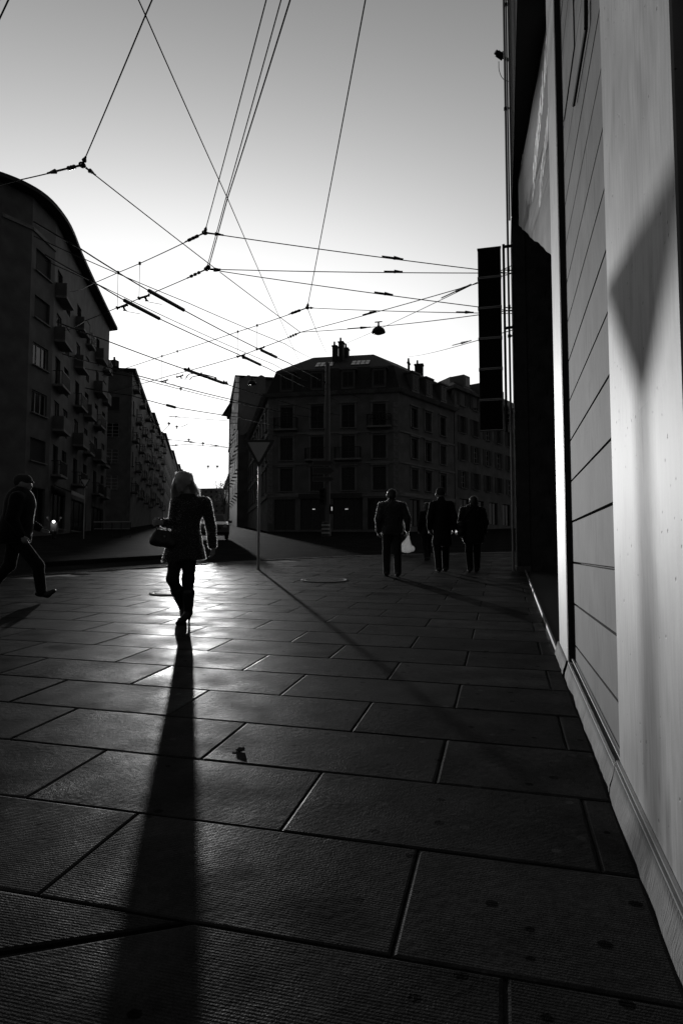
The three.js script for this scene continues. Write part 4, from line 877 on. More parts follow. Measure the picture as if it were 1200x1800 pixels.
// dry leaf on the slabs
{
  const c = G(423, 1319), o = thing('fallen_leaf', 'small dark curled leaf lying on the slabs', 'leaf', V(c.x, gy(c.x, c.z) - 0.001, c.z));
  const n = 8, q = [], e = 0.022; const out = [[-1, -0.5], [-0.3, -0.7], [0.2, -1], [0.6, -0.5], [1.1, -0.2], [0.7, 0.4], [0.5, 1], [-0.1, 0.7], [-0.8, 0.8], [-0.7, 0.1]];
  const sh = new THREE.Shape(); out.forEach(([x, z], k) => k ? sh.lineTo(x * e, z * e) : sh.moveTo(x * e, z * e)); sh.closePath();
  const bl = new THREE.ExtrudeGeometry(sh, { depth: 0.005, bevelEnabled: true, bevelSize: 0.001, bevelThickness: 0.001, bevelSegments: 1 }); bl.rotateX(-Math.PI / 2); bl.rotateX(0.16); bl.translate(0, 0.004, 0);
  lpart(o, 'blade', bl, mat(0.03, 0.95, { specularIntensity: 0.02 }));
  lpart(o, 'stalk', rod(V(-0.014, 0.004, 0), V(-0.045, 0.004, 0.008), 0.001, 5), mat(0.03, 0.7));
}
// trolley mast with direction boards and traffic light
{
  const b = L(44, -0.98), y = gy(...b) - 0.13, o = thing('street_mast', 'tall trolley mast carrying arrow direction boards and a traffic light', 'mast', V(b[0], y, b[1]));
  o.rotation.y = YAW;
  const top = Dp(575, 640, 44).y - y;
  lpart(o, 'shaft', merge([cyl(0.21, 0.15, top, 16, 0, top / 2, 0), cyl(0.26, 0.26, 0.5, 16, 0, 0.25, 0)]), M.zinc);
  lpart(o, 'cap', cyl(0.16, 0.05, 0.2, 16, 0, top + 0.1, 0), M.zinc);
  const px = 44 / FPX;
  for (const [yy, h] of [[815, 9.5], [828.5, 13], [843, 9]]) {
    const cy = Dp(570, yy, 44).y - y, hh = h * px / 2, l = -26 * px, r = 6 * px, tip = 13 * px;
    const sh = new THREE.Shape(); sh.moveTo(l, -hh); sh.lineTo(r, -hh); sh.lineTo(tip, 0); sh.lineTo(r, hh); sh.lineTo(l, hh); sh.lineTo(l, -hh);
    const g = new THREE.ExtrudeGeometry(sh, { depth: 0.04, bevelEnabled: false }); g.translate(0, cy, 0.24);
    const p = lpart(o, 'direction_board', g, M.shutter);
    const k = 0.06, e = []; for (const s of [-1, 1]) { e.push(bar(V(l, cy + s * (hh - k / 2), 0.29), V(r, cy + s * (hh - k / 2), 0.29), 0.02, k), bar(V(r, cy + s * (hh - k / 2), 0.29), V(tip, cy, 0.29), 0.02, k)); } e.push(box(k, hh * 2 - 2 * k, 0.02, l + k / 2, cy, 0.29));
    lpart(p, 'border', merge(e), M.zinc);
  }
  const ty = Dp(570, 873, 44).y - y;
  const tl = lpart(o, 'traffic_light', cbox(0.36, 1.15, 0.3, 0.03, -0.36, ty, 0.1), M.iron);
  for (let k = -1; k <= 1; k++) { lpart(tl, 'lens', cyl(0.11, 0.11, 0.03, 14).rotateX(Math.PI / 2).translate(-0.36, ty - k * 0.34, 0.26), M.blackGlass); lpart(tl, 'visor', new THREE.CylinderGeometry(0.13, 0.13, 0.2, 14, 1, true, Math.PI * 0.5, Math.PI).rotateX(Math.PI / 2).translate(-0.36, ty - k * 0.34, 0.33), M.iron); }
  lpart(tl, 'backing_border', merge([box(0.015, 1.2, 0.02, -0.17, ty, 0.26), box(0.38, 0.015, 0.02, -0.36, ty - 0.59, 0.26)]), M.zinc);
  lpart(o, 'light_bracket', merge([box(0.4, 0.05, 0.05, -0.2, ty + 0.4, 0), box(0.4, 0.05, 0.05, -0.2, ty - 0.4, 0)]), M.iron);
  const py = Dp(582, 895, 44).y - y;
  const pl = lpart(o, 'pedestrian_signal', cbox(0.32, 0.62, 0.25, 0.02, 0.34, py, 0.05), M.iron);
  lpart(pl, 'walking_figure', merge([new THREE.SphereGeometry(0.035, 8, 6).translate(0.31, py + 0.12, 0.19), box(0.06, 0.1, 0.02, 0.31, py + 0.04, 0.19), box(0.025, 0.11, 0.02, 0.29, py - 0.06, 0.19).rotateZ(0), box(0.025, 0.11, 0.02, 0.335, py - 0.06, 0.19)]), M.bulb);
  lpart(o, 'signal_bracket', box(0.3, 0.05, 0.05, 0.15, py, 0), M.iron);
}
{
  const b = L(42, -1.05), y = gy(...b) - 0.13, o = thing('striped_bollard', 'low striped traffic bollard at the foot of the mast', 'bollard', V(b[0], y, b[1]));
  lpart(o, 'body', merge([cyl(0.27, 0.25, 0.9, 14, 0, 0.45, 0), new THREE.SphereGeometry(0.25, 14, 6, 0, 6.3, 0, 1.57).scale(1, 0.4, 1).translate(0, 0.9, 0)]), M.shutter);
  for (const h of [0.25, 0.5, 0.76]) lpart(o, 'stripe', cyl(0.275, 0.272, 0.12, 14, 0, h, 0), M.frame);
}
// railing on the far left corner
{
  const A = L(40, -15.6), B = L(40.5, -13.45), y = gy(...A) - 0.13, o = thing('pedestrian_railing', 'short sunlit pedestrian railing before the rounded block', 'railing', V(A[0], y, A[1]));
  const a = V(A[0], y, A[1]), b = V(B[0], gy(...B) - 0.13, B[1]), up1 = (p, h) => p.clone().add(V(0, h, 0));
  part(o, 'top_rail', rod(up1(a, 0.98), up1(b, 0.98), 0.035, 8), M.galv); part(o, 'lower_rail', rod(up1(a, 0.55), up1(b, 0.55), 0.025, 8), M.galv);
  for (let k = 0; k <= 4; k++) { const p = a.clone().lerp(b, k / 4); part(o, 'post', rod(up1(p, -0.03), up1(p, 0.96), 0.03, 8), M.iron); }
}
// car coming down the street
function car(label, f, lat, turn) {
  const b = L(f, lat), o = thing('car', label, 'car', V(b[0], gy(...b) - 0.13, b[1])); o.rotation.y = turn;
  const paint = mat(0.03, 0.3, { clearcoat: 0.7, clearcoatRoughness: 0.15 });
  // side profile, front towards +z
  const sec = (pts, w, c) => { const s = new THREE.Shape(); pts.forEach(([z, y], i) => i ? s.lineTo(z, y) : s.moveTo(z, y)); s.closePath(); const g = new THREE.ExtrudeGeometry(s, { depth: w - 2 * c, bevelEnabled: true, bevelSize: c, bevelThickness: c, bevelSegments: 3 }); g.translate(0, 0, -w / 2 + c); g.rotateY(-Math.PI / 2); return g; };
  lpart(o, 'body', sec([[-1.95, 0.35], [1.9, 0.3], [2.0, 0.5], [1.95, 0.72], [1.1, 0.92], [-1.7, 0.98], [-2.0, 0.8]], 1.72, 0.08), paint);
  lpart(o, 'cabin', sec([[1.05, 0.92], [0.35, 1.38], [-1.1, 1.42], [-1.75, 0.96]], 1.42, 0.07), paint);
  lpart(o, 'windscreen', quadGeo([[V(-0.6, 0.98, 1.09), V(0.6, 0.98, 1.09), V(0.52, 1.38, 0.48), V(-0.52, 1.38, 0.48)]]), M.glass);
  for (const s of [-1, 1]) {
    lpart(o, 'side_window', quadGeo([[V(s * 0.722, 1.0, 0.7), V(s * 0.722, 1.0, -1.3), V(s * 0.722, 1.34, -1.0), V(s * 0.722, 1.34, 0.3)]]), M.glass);
    const h = lpart(o, 'headlight', new THREE.SphereGeometry(0.13, 14, 8).scale(1.3, 0.7, 0.5).translate(s * 0.62, 0.66, 2.0), M.skylight);
    lpart(o, 'mirror', cbox(0.2, 0.13, 0.1, 0.03, s * 0.93, 1.0, 0.75), paint);
    for (const z of [-1.25, 1.3]) { const w = lpart(o, 'wheel', new THREE.TorusGeometry(0.24, 0.085, 8, 20).rotateY(Math.PI / 2).translate(s * 0.74, 0.325, z), M.iron); lpart(w, 'rim', cyl(0.2, 0.2, 0.12, 16).rotateZ(Math.PI / 2).translate(s * 0.76, 0.325, z), M.galv); }
  }
  lpart(o, 'bonnet_edge', box(1.5, 0.03, 0.08, 0, 0.86, 1.86), M.galv); lpart(o, 'grille', box(0.8, 0.12, 0.05, 0, 0.6, 2.07), M.iron); lpart(o, 'number_plate', box(0.5, 0.11, 0.02, 0, 0.42, 2.09), M.frame);
  lpart(o, 'bumper', cbox(1.7, 0.18, 0.2, 0.05, 0, 0.42, 1.99), paint);
}
car('dark car coming down the street behind the woman', 36.5, -7.35, YAW + 0.2);
// motor scooter with its headlamp lit, before the rounded block
{
  const b = L(37.5, -16.95), y = gy(...b) - 0.13, o = thing('motor_scooter', 'motor scooter with its headlamp lit before the rounded block', 'scooter', V(b[0], y, b[1])); o.rotation.y = 0.6;
  for (const z of [0.62, -0.6]) { const w = lpart(o, 'wheel', new THREE.TorusGeometry(0.2, 0.06, 8, 18).rotateY(Math.PI / 2).translate(0, 0.26, z), M.iron); lpart(w, 'rim', cyl(0.15, 0.15, 0.07, 14).rotateZ(Math.PI / 2).translate(0, 0.26, z), M.galv); }
  lpart(o, 'front_shield', cbox(0.42, 0.62, 0.12, 0.05, 0, 0, 0).rotateX(-0.25).translate(0, 0.68, 0.42), M.shutter);
  lpart(o, 'footboard', cbox(0.36, 0.08, 0.6, 0.02, 0, 0.34, 0.1), M.shutter); lpart(o, 'rear_body', cbox(0.34, 0.42, 0.75, 0.08, 0, 0.55, -0.5), M.shutter); lpart(o, 'seat', cbox(0.3, 0.1, 0.75, 0.04, 0, 0.81, -0.4), M.iron);
  lpart(o, 'handlebar', merge([rod(V(-0.35, 1.05, 0.3), V(0.35, 1.05, 0.3), 0.02), rod(V(0, 0.4, 0.5), V(0, 1.05, 0.3), 0.03), rod(V(0, 0.26, 0.62), V(0, 0.5, 0.52), 0.035)]), M.iron);
  const hl = lpart(o, 'headlamp', cyl(0.1, 0.1, 0.12, 14).rotateX(Math.PI / 2).translate(0, 1.0, 0.42), M.iron);
  lpart(hl, 'lamp_lens', new THREE.SphereGeometry(0.09, 12, 8).scale(1, 1, 0.4).translate(0, 1.0, 0.49), new THREE.MeshStandardMaterial({ color: grey(0.7), emissive: grey(1), emissiveIntensity: 1.5 }));
  const pl = new THREE.PointLight(0xffffff, 0.25, 6, 2); pl.position.set(0, 1.0, 0.62); pl.castShadow = true; o.add(pl); pl.name = 'headlamp_light';
  for (const s of [-1, 1]) lpart(o, 'mirror', merge([cyl(0.06, 0.06, 0.015, 12).rotateX(1.4).translate(s * 0.36, 1.25, 0.26), rod(V(s * 0.28, 1.05, 0.3), V(s * 0.35, 1.22, 0.27), 0.008)]), M.galv);
}

// ---------------------------------------------------------------- people: bodies meshed from joined, tapered limbs
function capDist(x, y, z, c) {
  const [ax, ay, az] = c.a, [bx, by, bz] = c.b, dx = bx - ax, dy = by - ay, dz = bz - az, l2 = dx * dx + dy * dy + dz * dz || 1e-9;
  let t = ((x - ax) * dx + (y - ay) * dy + (z - az) * dz) / l2; t = t < 0 ? 0 : t > 1 ? 1 : t;
  const ex = x - ax - dx * t, ey = y - ay - dy * t, ez = (z - az - dz * t) / c.fz;
  return (Math.sqrt(ex * ex + ey * ey + ez * ez) - (c.ra + (c.rb - c.ra) * t)) * Math.min(1, c.fz);
}
const C = (ax, ay, az, ra, bx, by, bz, rb, fz = 1) => ({ a: [ax, ay, az], b: [bx, by, bz], ra, rb, fz });
function surfaceNet(prims, cell, k, wob = 0, cut = null) {
  const lo = [1e9, 1e9, 1e9], hi = [-1e9, -1e9, -1e9];
  for (const c of prims) for (const [p, r] of [[c.a, c.ra], [c.b, c.rb]]) for (let i = 0; i < 3; i++) { lo[i] = Math.min(lo[i], p[i] - r * (i === 2 ? Math.max(1, c.fz) : 1) - 3 * cell); hi[i] = Math.max(hi[i], p[i] + r * (i === 2 ? Math.max(1, c.fz) : 1) + 3 * cell); }
  const n = [0, 1, 2].map((i) => Math.ceil((hi[i] - lo[i]) / cell) + 1), [nx, ny, nz] = n;
  const f = new Float32Array(nx * ny * nz).fill(1);
  const bound = prims.map((c) => [0, 1, 2].map((i) => { const m = Math.max(c.ra, c.rb) * (i === 2 ? Math.max(1, c.fz) : 1) + k + 3 * cell; return [Math.min(c.a[i], c.b[i]) - m, Math.max(c.a[i], c.b[i]) + m]; }));
  prims.forEach((c, pi) => {
    const bb = bound[pi], r = [0, 1, 2].map((i) => [Math.max(0, Math.floor((bb[i][0] - lo[i]) / cell)), Math.min(n[i] - 1, Math.ceil((bb[i][1] - lo[i]) / cell))]);
    for (let kz = r[2][0]; kz <= r[2][1]; kz++) for (let j = r[1][0]; j <= r[1][1]; j++) for (let i = r[0][0]; i <= r[0][1]; i++) {
      const id = (kz * ny + j) * nx + i, d = capDist(lo[0] + i * cell, lo[1] + j * cell, lo[2] + kz * cell, c), o = f[id];
      const h = Math.max(0, k - Math.abs(o - d)) / k; f[id] = Math.min(o, d) - h * h * k * 0.25;
    }
  });
  if (wob) for (let kz = 0; kz < nz; kz++) for (let j = 0; j < ny; j++) for (let i = 0; i < nx; i++) { const x = lo[0] + i * cell, y = lo[1] + j * cell, z = lo[2] + kz * cell; f[(kz * ny + j) * nx + i] += wob * (noise.noise(x * 14, y * 9, z * 14) + 0.6 * noise.noise(x * 31, y * 24, z * 31)); }
  if (cut) for (let kz = 0; kz < nz; kz++) for (let j = 0; j < ny; j++) for (let i = 0; i < nx; i++) { const id = (kz * ny + j) * nx + i; f[id] = Math.max(f[id], cut(lo[0] + i * cell, lo[1] + j * cell, lo[2] + kz * cell)); }
  const vid = new Int32Array(nx * ny * nz).fill(-1), pos = [], idx = [];
  const at = (i, j, kz) => f[(kz * ny + j) * nx + i];
  for (let kz = 0; kz < nz - 1; kz++) for (let j = 0; j < ny - 1; j++) for (let i = 0; i < nx - 1; i++) {
    let m = 0, sx = 0, sy = 0, sz = 0, cnt = 0; const v = [];
    for (let q = 0; q < 8; q++) { const d = at(i + (q & 1), j + ((q >> 1) & 1), kz + (q >> 2)); v.push(d); if (d < 0) m |= 1 << q; }
    if (m === 0 || m === 255) continue;
    for (let q = 0; q < 8; q++) for (const b of [1, 2, 4]) if (!(q & b)) { const w = q | b; if ((v[q] < 0) !== (v[w] < 0)) { const t = v[q] / (v[q] - v[w]); sx += (q & 1) + (b === 1 ? t : 0); sy += ((q >> 1) & 1) + (b === 2 ? t : 0); sz += (q >> 2) + (b === 4 ? t : 0); cnt++; } }
    vid[(kz * ny + j) * nx + i] = pos.length / 3;
    pos.push(lo[0] + (i + sx / cnt) * cell, lo[1] + (j + sy / cnt) * cell, lo[2] + (kz + sz / cnt) * cell);
  }
  const V4 = (i, j, kz) => vid[(kz * ny + j) * nx + i];
  const quad = (a, b, c, d, flip) => { if (a < 0 || b < 0 || c < 0 || d < 0) return; flip ? idx.push(a, c, b, a, d, c) : idx.push(a, b, c, a, c, d); };
  for (let kz = 1; kz < nz - 1; kz++) for (let j = 1; j < ny - 1; j++) for (let i = 1; i < nx - 1; i++) {
    const s = at(i, j, kz) < 0;
    if (s !== at(i + 1, j, kz) < 0) quad(V4(i, j - 1, kz - 1), V4(i, j, kz - 1), V4(i, j, kz), V4(i, j - 1, kz), !s);
    if (s !== at(i, j + 1, kz) < 0) quad(V4(i - 1, j, kz - 1), V4(i - 1, j, kz), V4(i, j, kz), V4(i, j, kz - 1), !s);
    if (s !== at(i, j, kz + 1) < 0) quad(V4(i - 1, j - 1, kz), V4(i, j - 1, kz), V4(i, j, kz), V4(i - 1, j, kz), !s);
  }
  const g = new THREE.BufferGeometry(); g.setAttribute('position', new THREE.Float32BufferAttribute(pos, 3)); g.setIndex(idx); g.computeVertexNormals();
  const uv = new Float32Array(pos.length / 3 * 2); for (let i = 0; i < pos.length / 3; i++) { uv[2 * i] = pos[3 * i]; uv[2 * i + 1] = pos[3 * i + 1]; }
  g.setAttribute('uv', new THREE.BufferAttribute(uv, 2));
  return g;
}
// a hand of a palm, four unequal bent fingers and a thumb; w: wrist, dir: along the hand, side: towards the thumb, nrm: palm normal (fingers curl that way)
function handPrims(w, dir, side, nrm, curl = 0.5, s = 1) {
  const P = (d, t, n) => w.clone().addScaledVector(dir, d * s).addScaledVector(side, t * s).addScaledVector(nrm, n * s), out = [];
  const seg = (a, b, r0, r1) => out.push(C(a.x, a.y, a.z, r0 * s, b.x, b.y, b.z, r1 * s));
  seg(P(0, 0, 0), P(0.085, 0.022, 0), 0.024, 0.014); seg(P(0, 0, 0), P(0.08, -0.024, 0), 0.024, 0.013); seg(P(0.02, 0, 0), P(0.085, 0, 0), 0.02, 0.015);
  [[0.03, 0.07], [0.01, 0.08], [-0.011, 0.074], [-0.031, 0.058]].forEach(([t, len]) => {
    let p = P(0.08, t, 0), a = 0.2 * curl;
    for (const [k, r] of [[0.45, 0.0092], [0.32, 0.0085], [0.23, 0.0078]]) { a += curl * 0.85; const q = p.clone().addScaledVector(dir, len * k * s * Math.cos(a)).addScaledVector(nrm, len * k * s * Math.sin(a)); seg(p, q, r, r * 0.93); p = q; }
  });
  let p = P(0.02, 0.022, 0.004); const q = P(0.055, 0.05, 0.015), r = P(0.085, 0.055, 0.03); seg(p, q, 0.0125, 0.0105); seg(q, r, 0.0105, 0.0085);
  return out;
}
const skin = mat(0.28, 0.55), hairM = mat(0.06, 0.5), cloth = (v) => mat(v, 0.95, { sheen: 1, sheenColor: grey(0.5), sheenRoughness: 0.4, specularIntensity: 0.3 });
function headPrims(x, y, z, s = 1) {                           // centre of the head, face towards +z
  return [C(x, y + 0.025 * s, z - 0.015 * s, 0.088 * s, x, y + 0.02 * s, z + 0.02 * s, 0.083 * s), C(x, y - 0.03 * s, z + 0.02 * s, 0.074 * s, x, y - 0.085 * s, z + 0.045 * s, 0.042 * s),
    C(x, y + 0.005 * s, z + 0.09 * s, 0.012 * s, x, y - 0.03 * s, z + 0.112 * s, 0.016 * s),               // nose
    C(x - 0.03 * s, y + 0.022 * s, z + 0.082 * s, 0.018 * s, x + 0.03 * s, y + 0.022 * s, z + 0.082 * s, 0.018 * s), // brow
    C(x - 0.018 * s, y - 0.062 * s, z + 0.088 * s, 0.011 * s, x + 0.018 * s, y - 0.062 * s, z + 0.088 * s, 0.011 * s), // mouth
    C(x - 0.092 * s, y + 0.012 * s, z - 0.005 * s, 0.016 * s, x - 0.09 * s, y - 0.025 * s, z, 0.012 * s), C(x + 0.092 * s, y + 0.012 * s, z - 0.005 * s, 0.016 * s, x + 0.09 * s, y - 0.025 * s, z, 0.012 * s)];
}
function eyes(o, x, y, z, s, m) { for (const k of [-1, 1]) lpart(o, 'eye', new THREE.SphereGeometry(0.011 * s, 8, 6).translate(x + k * 0.031 * s, y - 0.0 * s, z + 0.083 * s), M.frame); }
// pale see-through slivers added on garments to draw a bright backlit rim
const rimFibreM = new THREE.MeshPhysicalMaterial({ color: grey(0.85), roughness: 1, transmission: 0.85, thickness: 0, side: THREE.DoubleSide });
function rimFuzz(o, geo, n, len, wid) {
  const P = geo.attributes.position, N = geo.attributes.normal, q = [];
  for (let k = 0; k < n; k++) {
    const i = (rnd() * P.count) | 0, a = V(P.getX(i), P.getY(i), P.getZ(i)), nn = V(N.getX(i) + rr(-0.4, 0.4), N.getY(i) + rr(-0.5, 0.4), N.getZ(i) + rr(-0.4, 0.4)).normalize();
    const t = V(-nn.y, nn.x, 0); if (t.lengthSq() < 1e-4) t.set(1, 0, 0); t.normalize().multiplyScalar(wid / 2);
    const b = a.clone().addScaledVector(nn, len * rr(0.5, 1.2)); a.addScaledVector(nn, -0.002);
    q.push([a.clone().add(t), a.clone().sub(t), b.clone().addScaledVector(t, -0.4), b.clone().addScaledVector(t, 0.4)]);
  }
  lpart(o, 'rim_fibres', quadGeo(q), rimFibreM).userData.kind = 'stuff';
}
const faceCam = (p) => Math.atan2(-p.x, -p.z);

// the woman in the coat, walking towards us with a handbag
{
  const b = G(321, 1095), g0 = V(b.x, gy(b.x, b.z), b.z), o = thing('person', 'person in a short flared coat and high heeled boots walking with a handbag', 'person', g0.add(V(0, -0.012, 0)));
  o.rotation.y = faceCam(b);
  const hx = -0.012, hy = 1.605;                                // head, turned to her right
  const head = headPrims(0, 0, 0, 0.98).map((c) => { const R2 = (p) => { const a = -0.75; return [hx + p[0] * Math.cos(a) + p[2] * Math.sin(a), hy + p[1], 0.02 - p[0] * Math.sin(a) + p[2] * Math.cos(a)]; }; return { ...c, a: R2(c.a), b: R2(c.b) }; });
  const legA = [[-0.06, 0.9, 0], [-0.115, 0.51, 0.1], [0.0, 0.19, -0.16]], legB = [[0.075, 0.9, 0], [0.055, 0.5, 0.05], [0.062, 0.135, 0.0]];
  const armR = [[-0.085, 1.37, 0], [-0.12, 1.13, -0.06], [-0.235, 1.13, 0.13]], armL = [[0.232, 1.37, 0], [0.3, 1.1, -0.02], [0.328, 0.86, 0.02]];
  const limb = (j, r) => [C(...j[0], r[0], ...j[1], r[1]), C(...j[1], r[1], ...j[2], r[2])];
  const body = [...head, C(hx + 0.012, hy - 0.07, -0.005, 0.05, 0.05, 1.4, -0.01, 0.06), C(-0.04, 1.36, 0, 0.075, 0.19, 1.36, 0, 0.075, 0.8), C(0.06, 1.3, 0, 0.13, 0.03, 1.0, 0, 0.12, 0.7), C(-0.03, 0.93, 0, 0.1, 0.06, 0.93, 0, 0.1, 0.9),
    ...limb(armR, [0.042, 0.036, 0.026]), ...limb(armL, [0.042, 0.036, 0.026]), ...limb(legA, [0.078, 0.05, 0.034]), ...limb(legB, [0.078, 0.05, 0.034])];
  const vd = (x, y, z) => V(x, y, z).normalize();
  const hR = surfaceNet(handPrims(V(...armR[2]), vd(-0.75, 0.1, 0.45), vd(0, 1, 0), vd(-0.5, -0.3, -0.8), 0.95, 0.92), 0.0042, 0.006), hL = surfaceNet(handPrims(V(...armL[2]), vd(0.04, -1, 0.06), vd(-0.2, 0, 1), vd(-1, 0, -0.2), 0.55, 0.92), 0.0042, 0.006);
  lpart(o, 'body', merge([surfaceNet(body, 0.0095, 0.03), hR, hL]), skin);
  eyes(o, hx - 0.02, hy, 0.0, 0.98);
  const coatM = cloth(0.035);
  const coat = [C(-0.03, 1.36, 0, 0.082, 0.19, 1.365, 0, 0.082, 0.85), C(0.06, 1.3, 0, 0.15, 0.045, 1.1, 0, 0.128, 0.72), C(0.045, 1.1, 0, 0.128, 0.012, 0.72, 0, 0.215, 0.75), C(-0.06, 1.0, 0, 0.1, -0.15, 0.66, 0.02, 0.1, 1.2), C(0.09, 1.0, 0, 0.09, 0.165, 0.66, 0.02, 0.1, 1.2),
    C(...armR[0], 0.07, ...armR[1], 0.06), C(...armR[1], 0.06, -0.215, 1.13, 0.1, 0.05), C(...armL[0], 0.07, ...armL[1], 0.056), C(...armL[1], 0.056, 0.318, 0.89, 0.017, 0.05)];
  const coatMesh = lpart(o, 'coat', surfaceNet(coat, 0.009, 0.02, 0.004, (x, y, z) => 0.715 + 0.1 * x + 0.012 * Math.sin(x * 23 + z * 9) - y), coatM, 'dark flared coat');
  rimFuzz(coatMesh, coatMesh.geometry, 6000, 0.011, 0.0025);
  // collar and belt
  const col = []; for (let k = 0; k < 14; k++) { const a0 = k / 14 * 6.283, a1 = (k + 1) / 14 * 6.283, f = (a, r, y) => V(0.035 + Math.cos(a) * r, y, -0.005 + Math.sin(a) * r * 0.85); col.push([f(a0, 0.085, 1.47), f(a1, 0.085, 1.47), f(a1, 0.115, 1.4), f(a0, 0.115, 1.4)], [f(a0, 0.078, 1.472), f(a1, 0.078, 1.472), f(a1, 0.085, 1.47), f(a0, 0.085, 1.47)]); }
  lpart(o, 'collar', quadGeo(col), cloth(0.03));
  for (const y of [1.2, 1.05, 0.92]) lpart(o, 'button', cyl(0.014, 0.014, 0.01, 10).rotateX(Math.PI / 2).translate(0.02, y, 0.155), M.iron);
  const tightM = cloth(0.02);
  lpart(o, 'tights', surfaceNet([...limb(legA, [0.09, 0.066, 0.048]), ...limb(legB, [0.09, 0.066, 0.048])], 0.01, 0.03), tightM);
  const bootM = mat(0.015, 0.35);
  const boot = (kn, an, toe, ball, heelY) => {
    const g = [C(kn[0] * 0.6 + an[0] * 0.4, kn[1] * 0.6 + an[1] * 0.4, kn[2] * 0.6 + an[2] * 0.4, 0.072, ...an, 0.05), C(an[0], an[1] - 0.02, an[2], 0.044, ball[0], ball[1], ball[2], 0.036), C(...ball, 0.036, ...toe, 0.022), C(an[0], an[1], an[2] - 0.02, 0.042, an[0], an[1] - 0.045, an[2] - 0.03, 0.034)];
    const m = lpart(o, 'boot', surfaceNet(g, 0.008, 0.02), bootM);
    lpart(m, 'heel', rod(V(an[0] + 0.01, an[1] - 0.05, an[2] - 0.04), V(an[0] + 0.012, heelY, an[2] - 0.045), 0.018, 8, 0.008), bootM);
  };
  boot(legB[1], legB[2], [-0.055, 0.024, 0.13], [-0.02, 0.036, 0.075], 0.0); boot(legA[1], legA[2], [0.015, 0.03, -0.03], [0.012, 0.045, -0.07], 0.07);
  // hair: a cap of volume and many loose strands
  const capH = [C(hx - 0.005, hy + 0.04, -0.012, 0.094, hx + 0.02, hy + 0.02, -0.05, 0.09), C(hx + 0.045, hy - 0.02, -0.06, 0.07, hx + 0.075, hy - 0.13, -0.06, 0.055), C(hx - 0.04, hy - 0.0, -0.04, 0.06, hx - 0.055, hy - 0.12, -0.03, 0.045)];
  lpart(o, 'hair', surfaceNet(capH, 0.008, 0.03, 0.006), mat(0.4, 0.5), 'long loose fair hair');
  const hq = [], ss = (a) => V(...a);
  for (let k = 0; k < 1000; k++) {
    const a = rr(0, 6.283), top = V(hx + Math.cos(a) * rr(0.02, 0.095), hy + rr(0.03, 0.12), -0.02 + Math.sin(a) * 0.09), lf = Math.cos(a) < 0;
    const endx = lf ? hx - rr(0.05, 0.14) : hx + rr(0.06, 0.2), endy = lf ? hy - rr(0.1, 0.22) : hy - rr(0.08, 0.25), endz = -0.06 + Math.sin(a) * 0.08;
    const mid = V(lf ? hx - rr(0.09, 0.165) : hx + rr(0.085, 0.15), hy - rr(0.0, 0.07), (top.z + endz) / 2 - 0.02);
    const cv = new THREE.QuadraticBezierCurve3(top, mid, V(endx, endy, endz)), pts = cv.getPoints(5), w = rr(0.0012, 0.003);
    for (let i = 0; i < 5; i++) hq.push([pts[i].clone().add(V(-w, 0, 0)), pts[i].clone().add(V(w, 0, 0)), pts[i + 1].clone().add(V(w * (1 - i / 6), 0, 0)), pts[i + 1].clone().add(V(-w * (1 - i / 6), 0, 0))]);
  }
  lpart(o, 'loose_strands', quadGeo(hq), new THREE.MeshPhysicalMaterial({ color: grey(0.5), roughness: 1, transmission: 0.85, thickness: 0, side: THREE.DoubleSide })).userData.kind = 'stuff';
  o.updateMatrixWorld();
  // handbag on her forearm
  const bc = V(-0.24, 0.985, 0.13).applyMatrix4(o.matrixWorld), h = thing('handbag', 'soft dark handbag hanging from the forearm of the person in the coat', 'bag', bc);
  h.rotation.y = o.rotation.y;
  lpart(h, 'pouch', surfaceNet([C(-0.07, -0.05, 0, 0.06, 0.1, -0.075, 0, 0.065, 0.75), C(-0.045, 0.03, 0, 0.045, 0.07, 0.01, 0, 0.05, 0.7)], 0.008, 0.04, 0.005), mat(0.02, 0.45));
  lpart(h, 'strap', tube([V(-0.05, 0.05, 0.02), V(-0.055, 0.14, 0.03), V(0.0, 0.2, 0.0), V(0.05, 0.13, -0.03), V(0.06, 0.05, -0.02)], 0.008, 20, 6), mat(0.02, 0.4));
  lpart(h, 'clasp', new THREE.SphereGeometry(0.012, 10, 8).translate(0.035, -0.005, 0.052), M.steel);
}
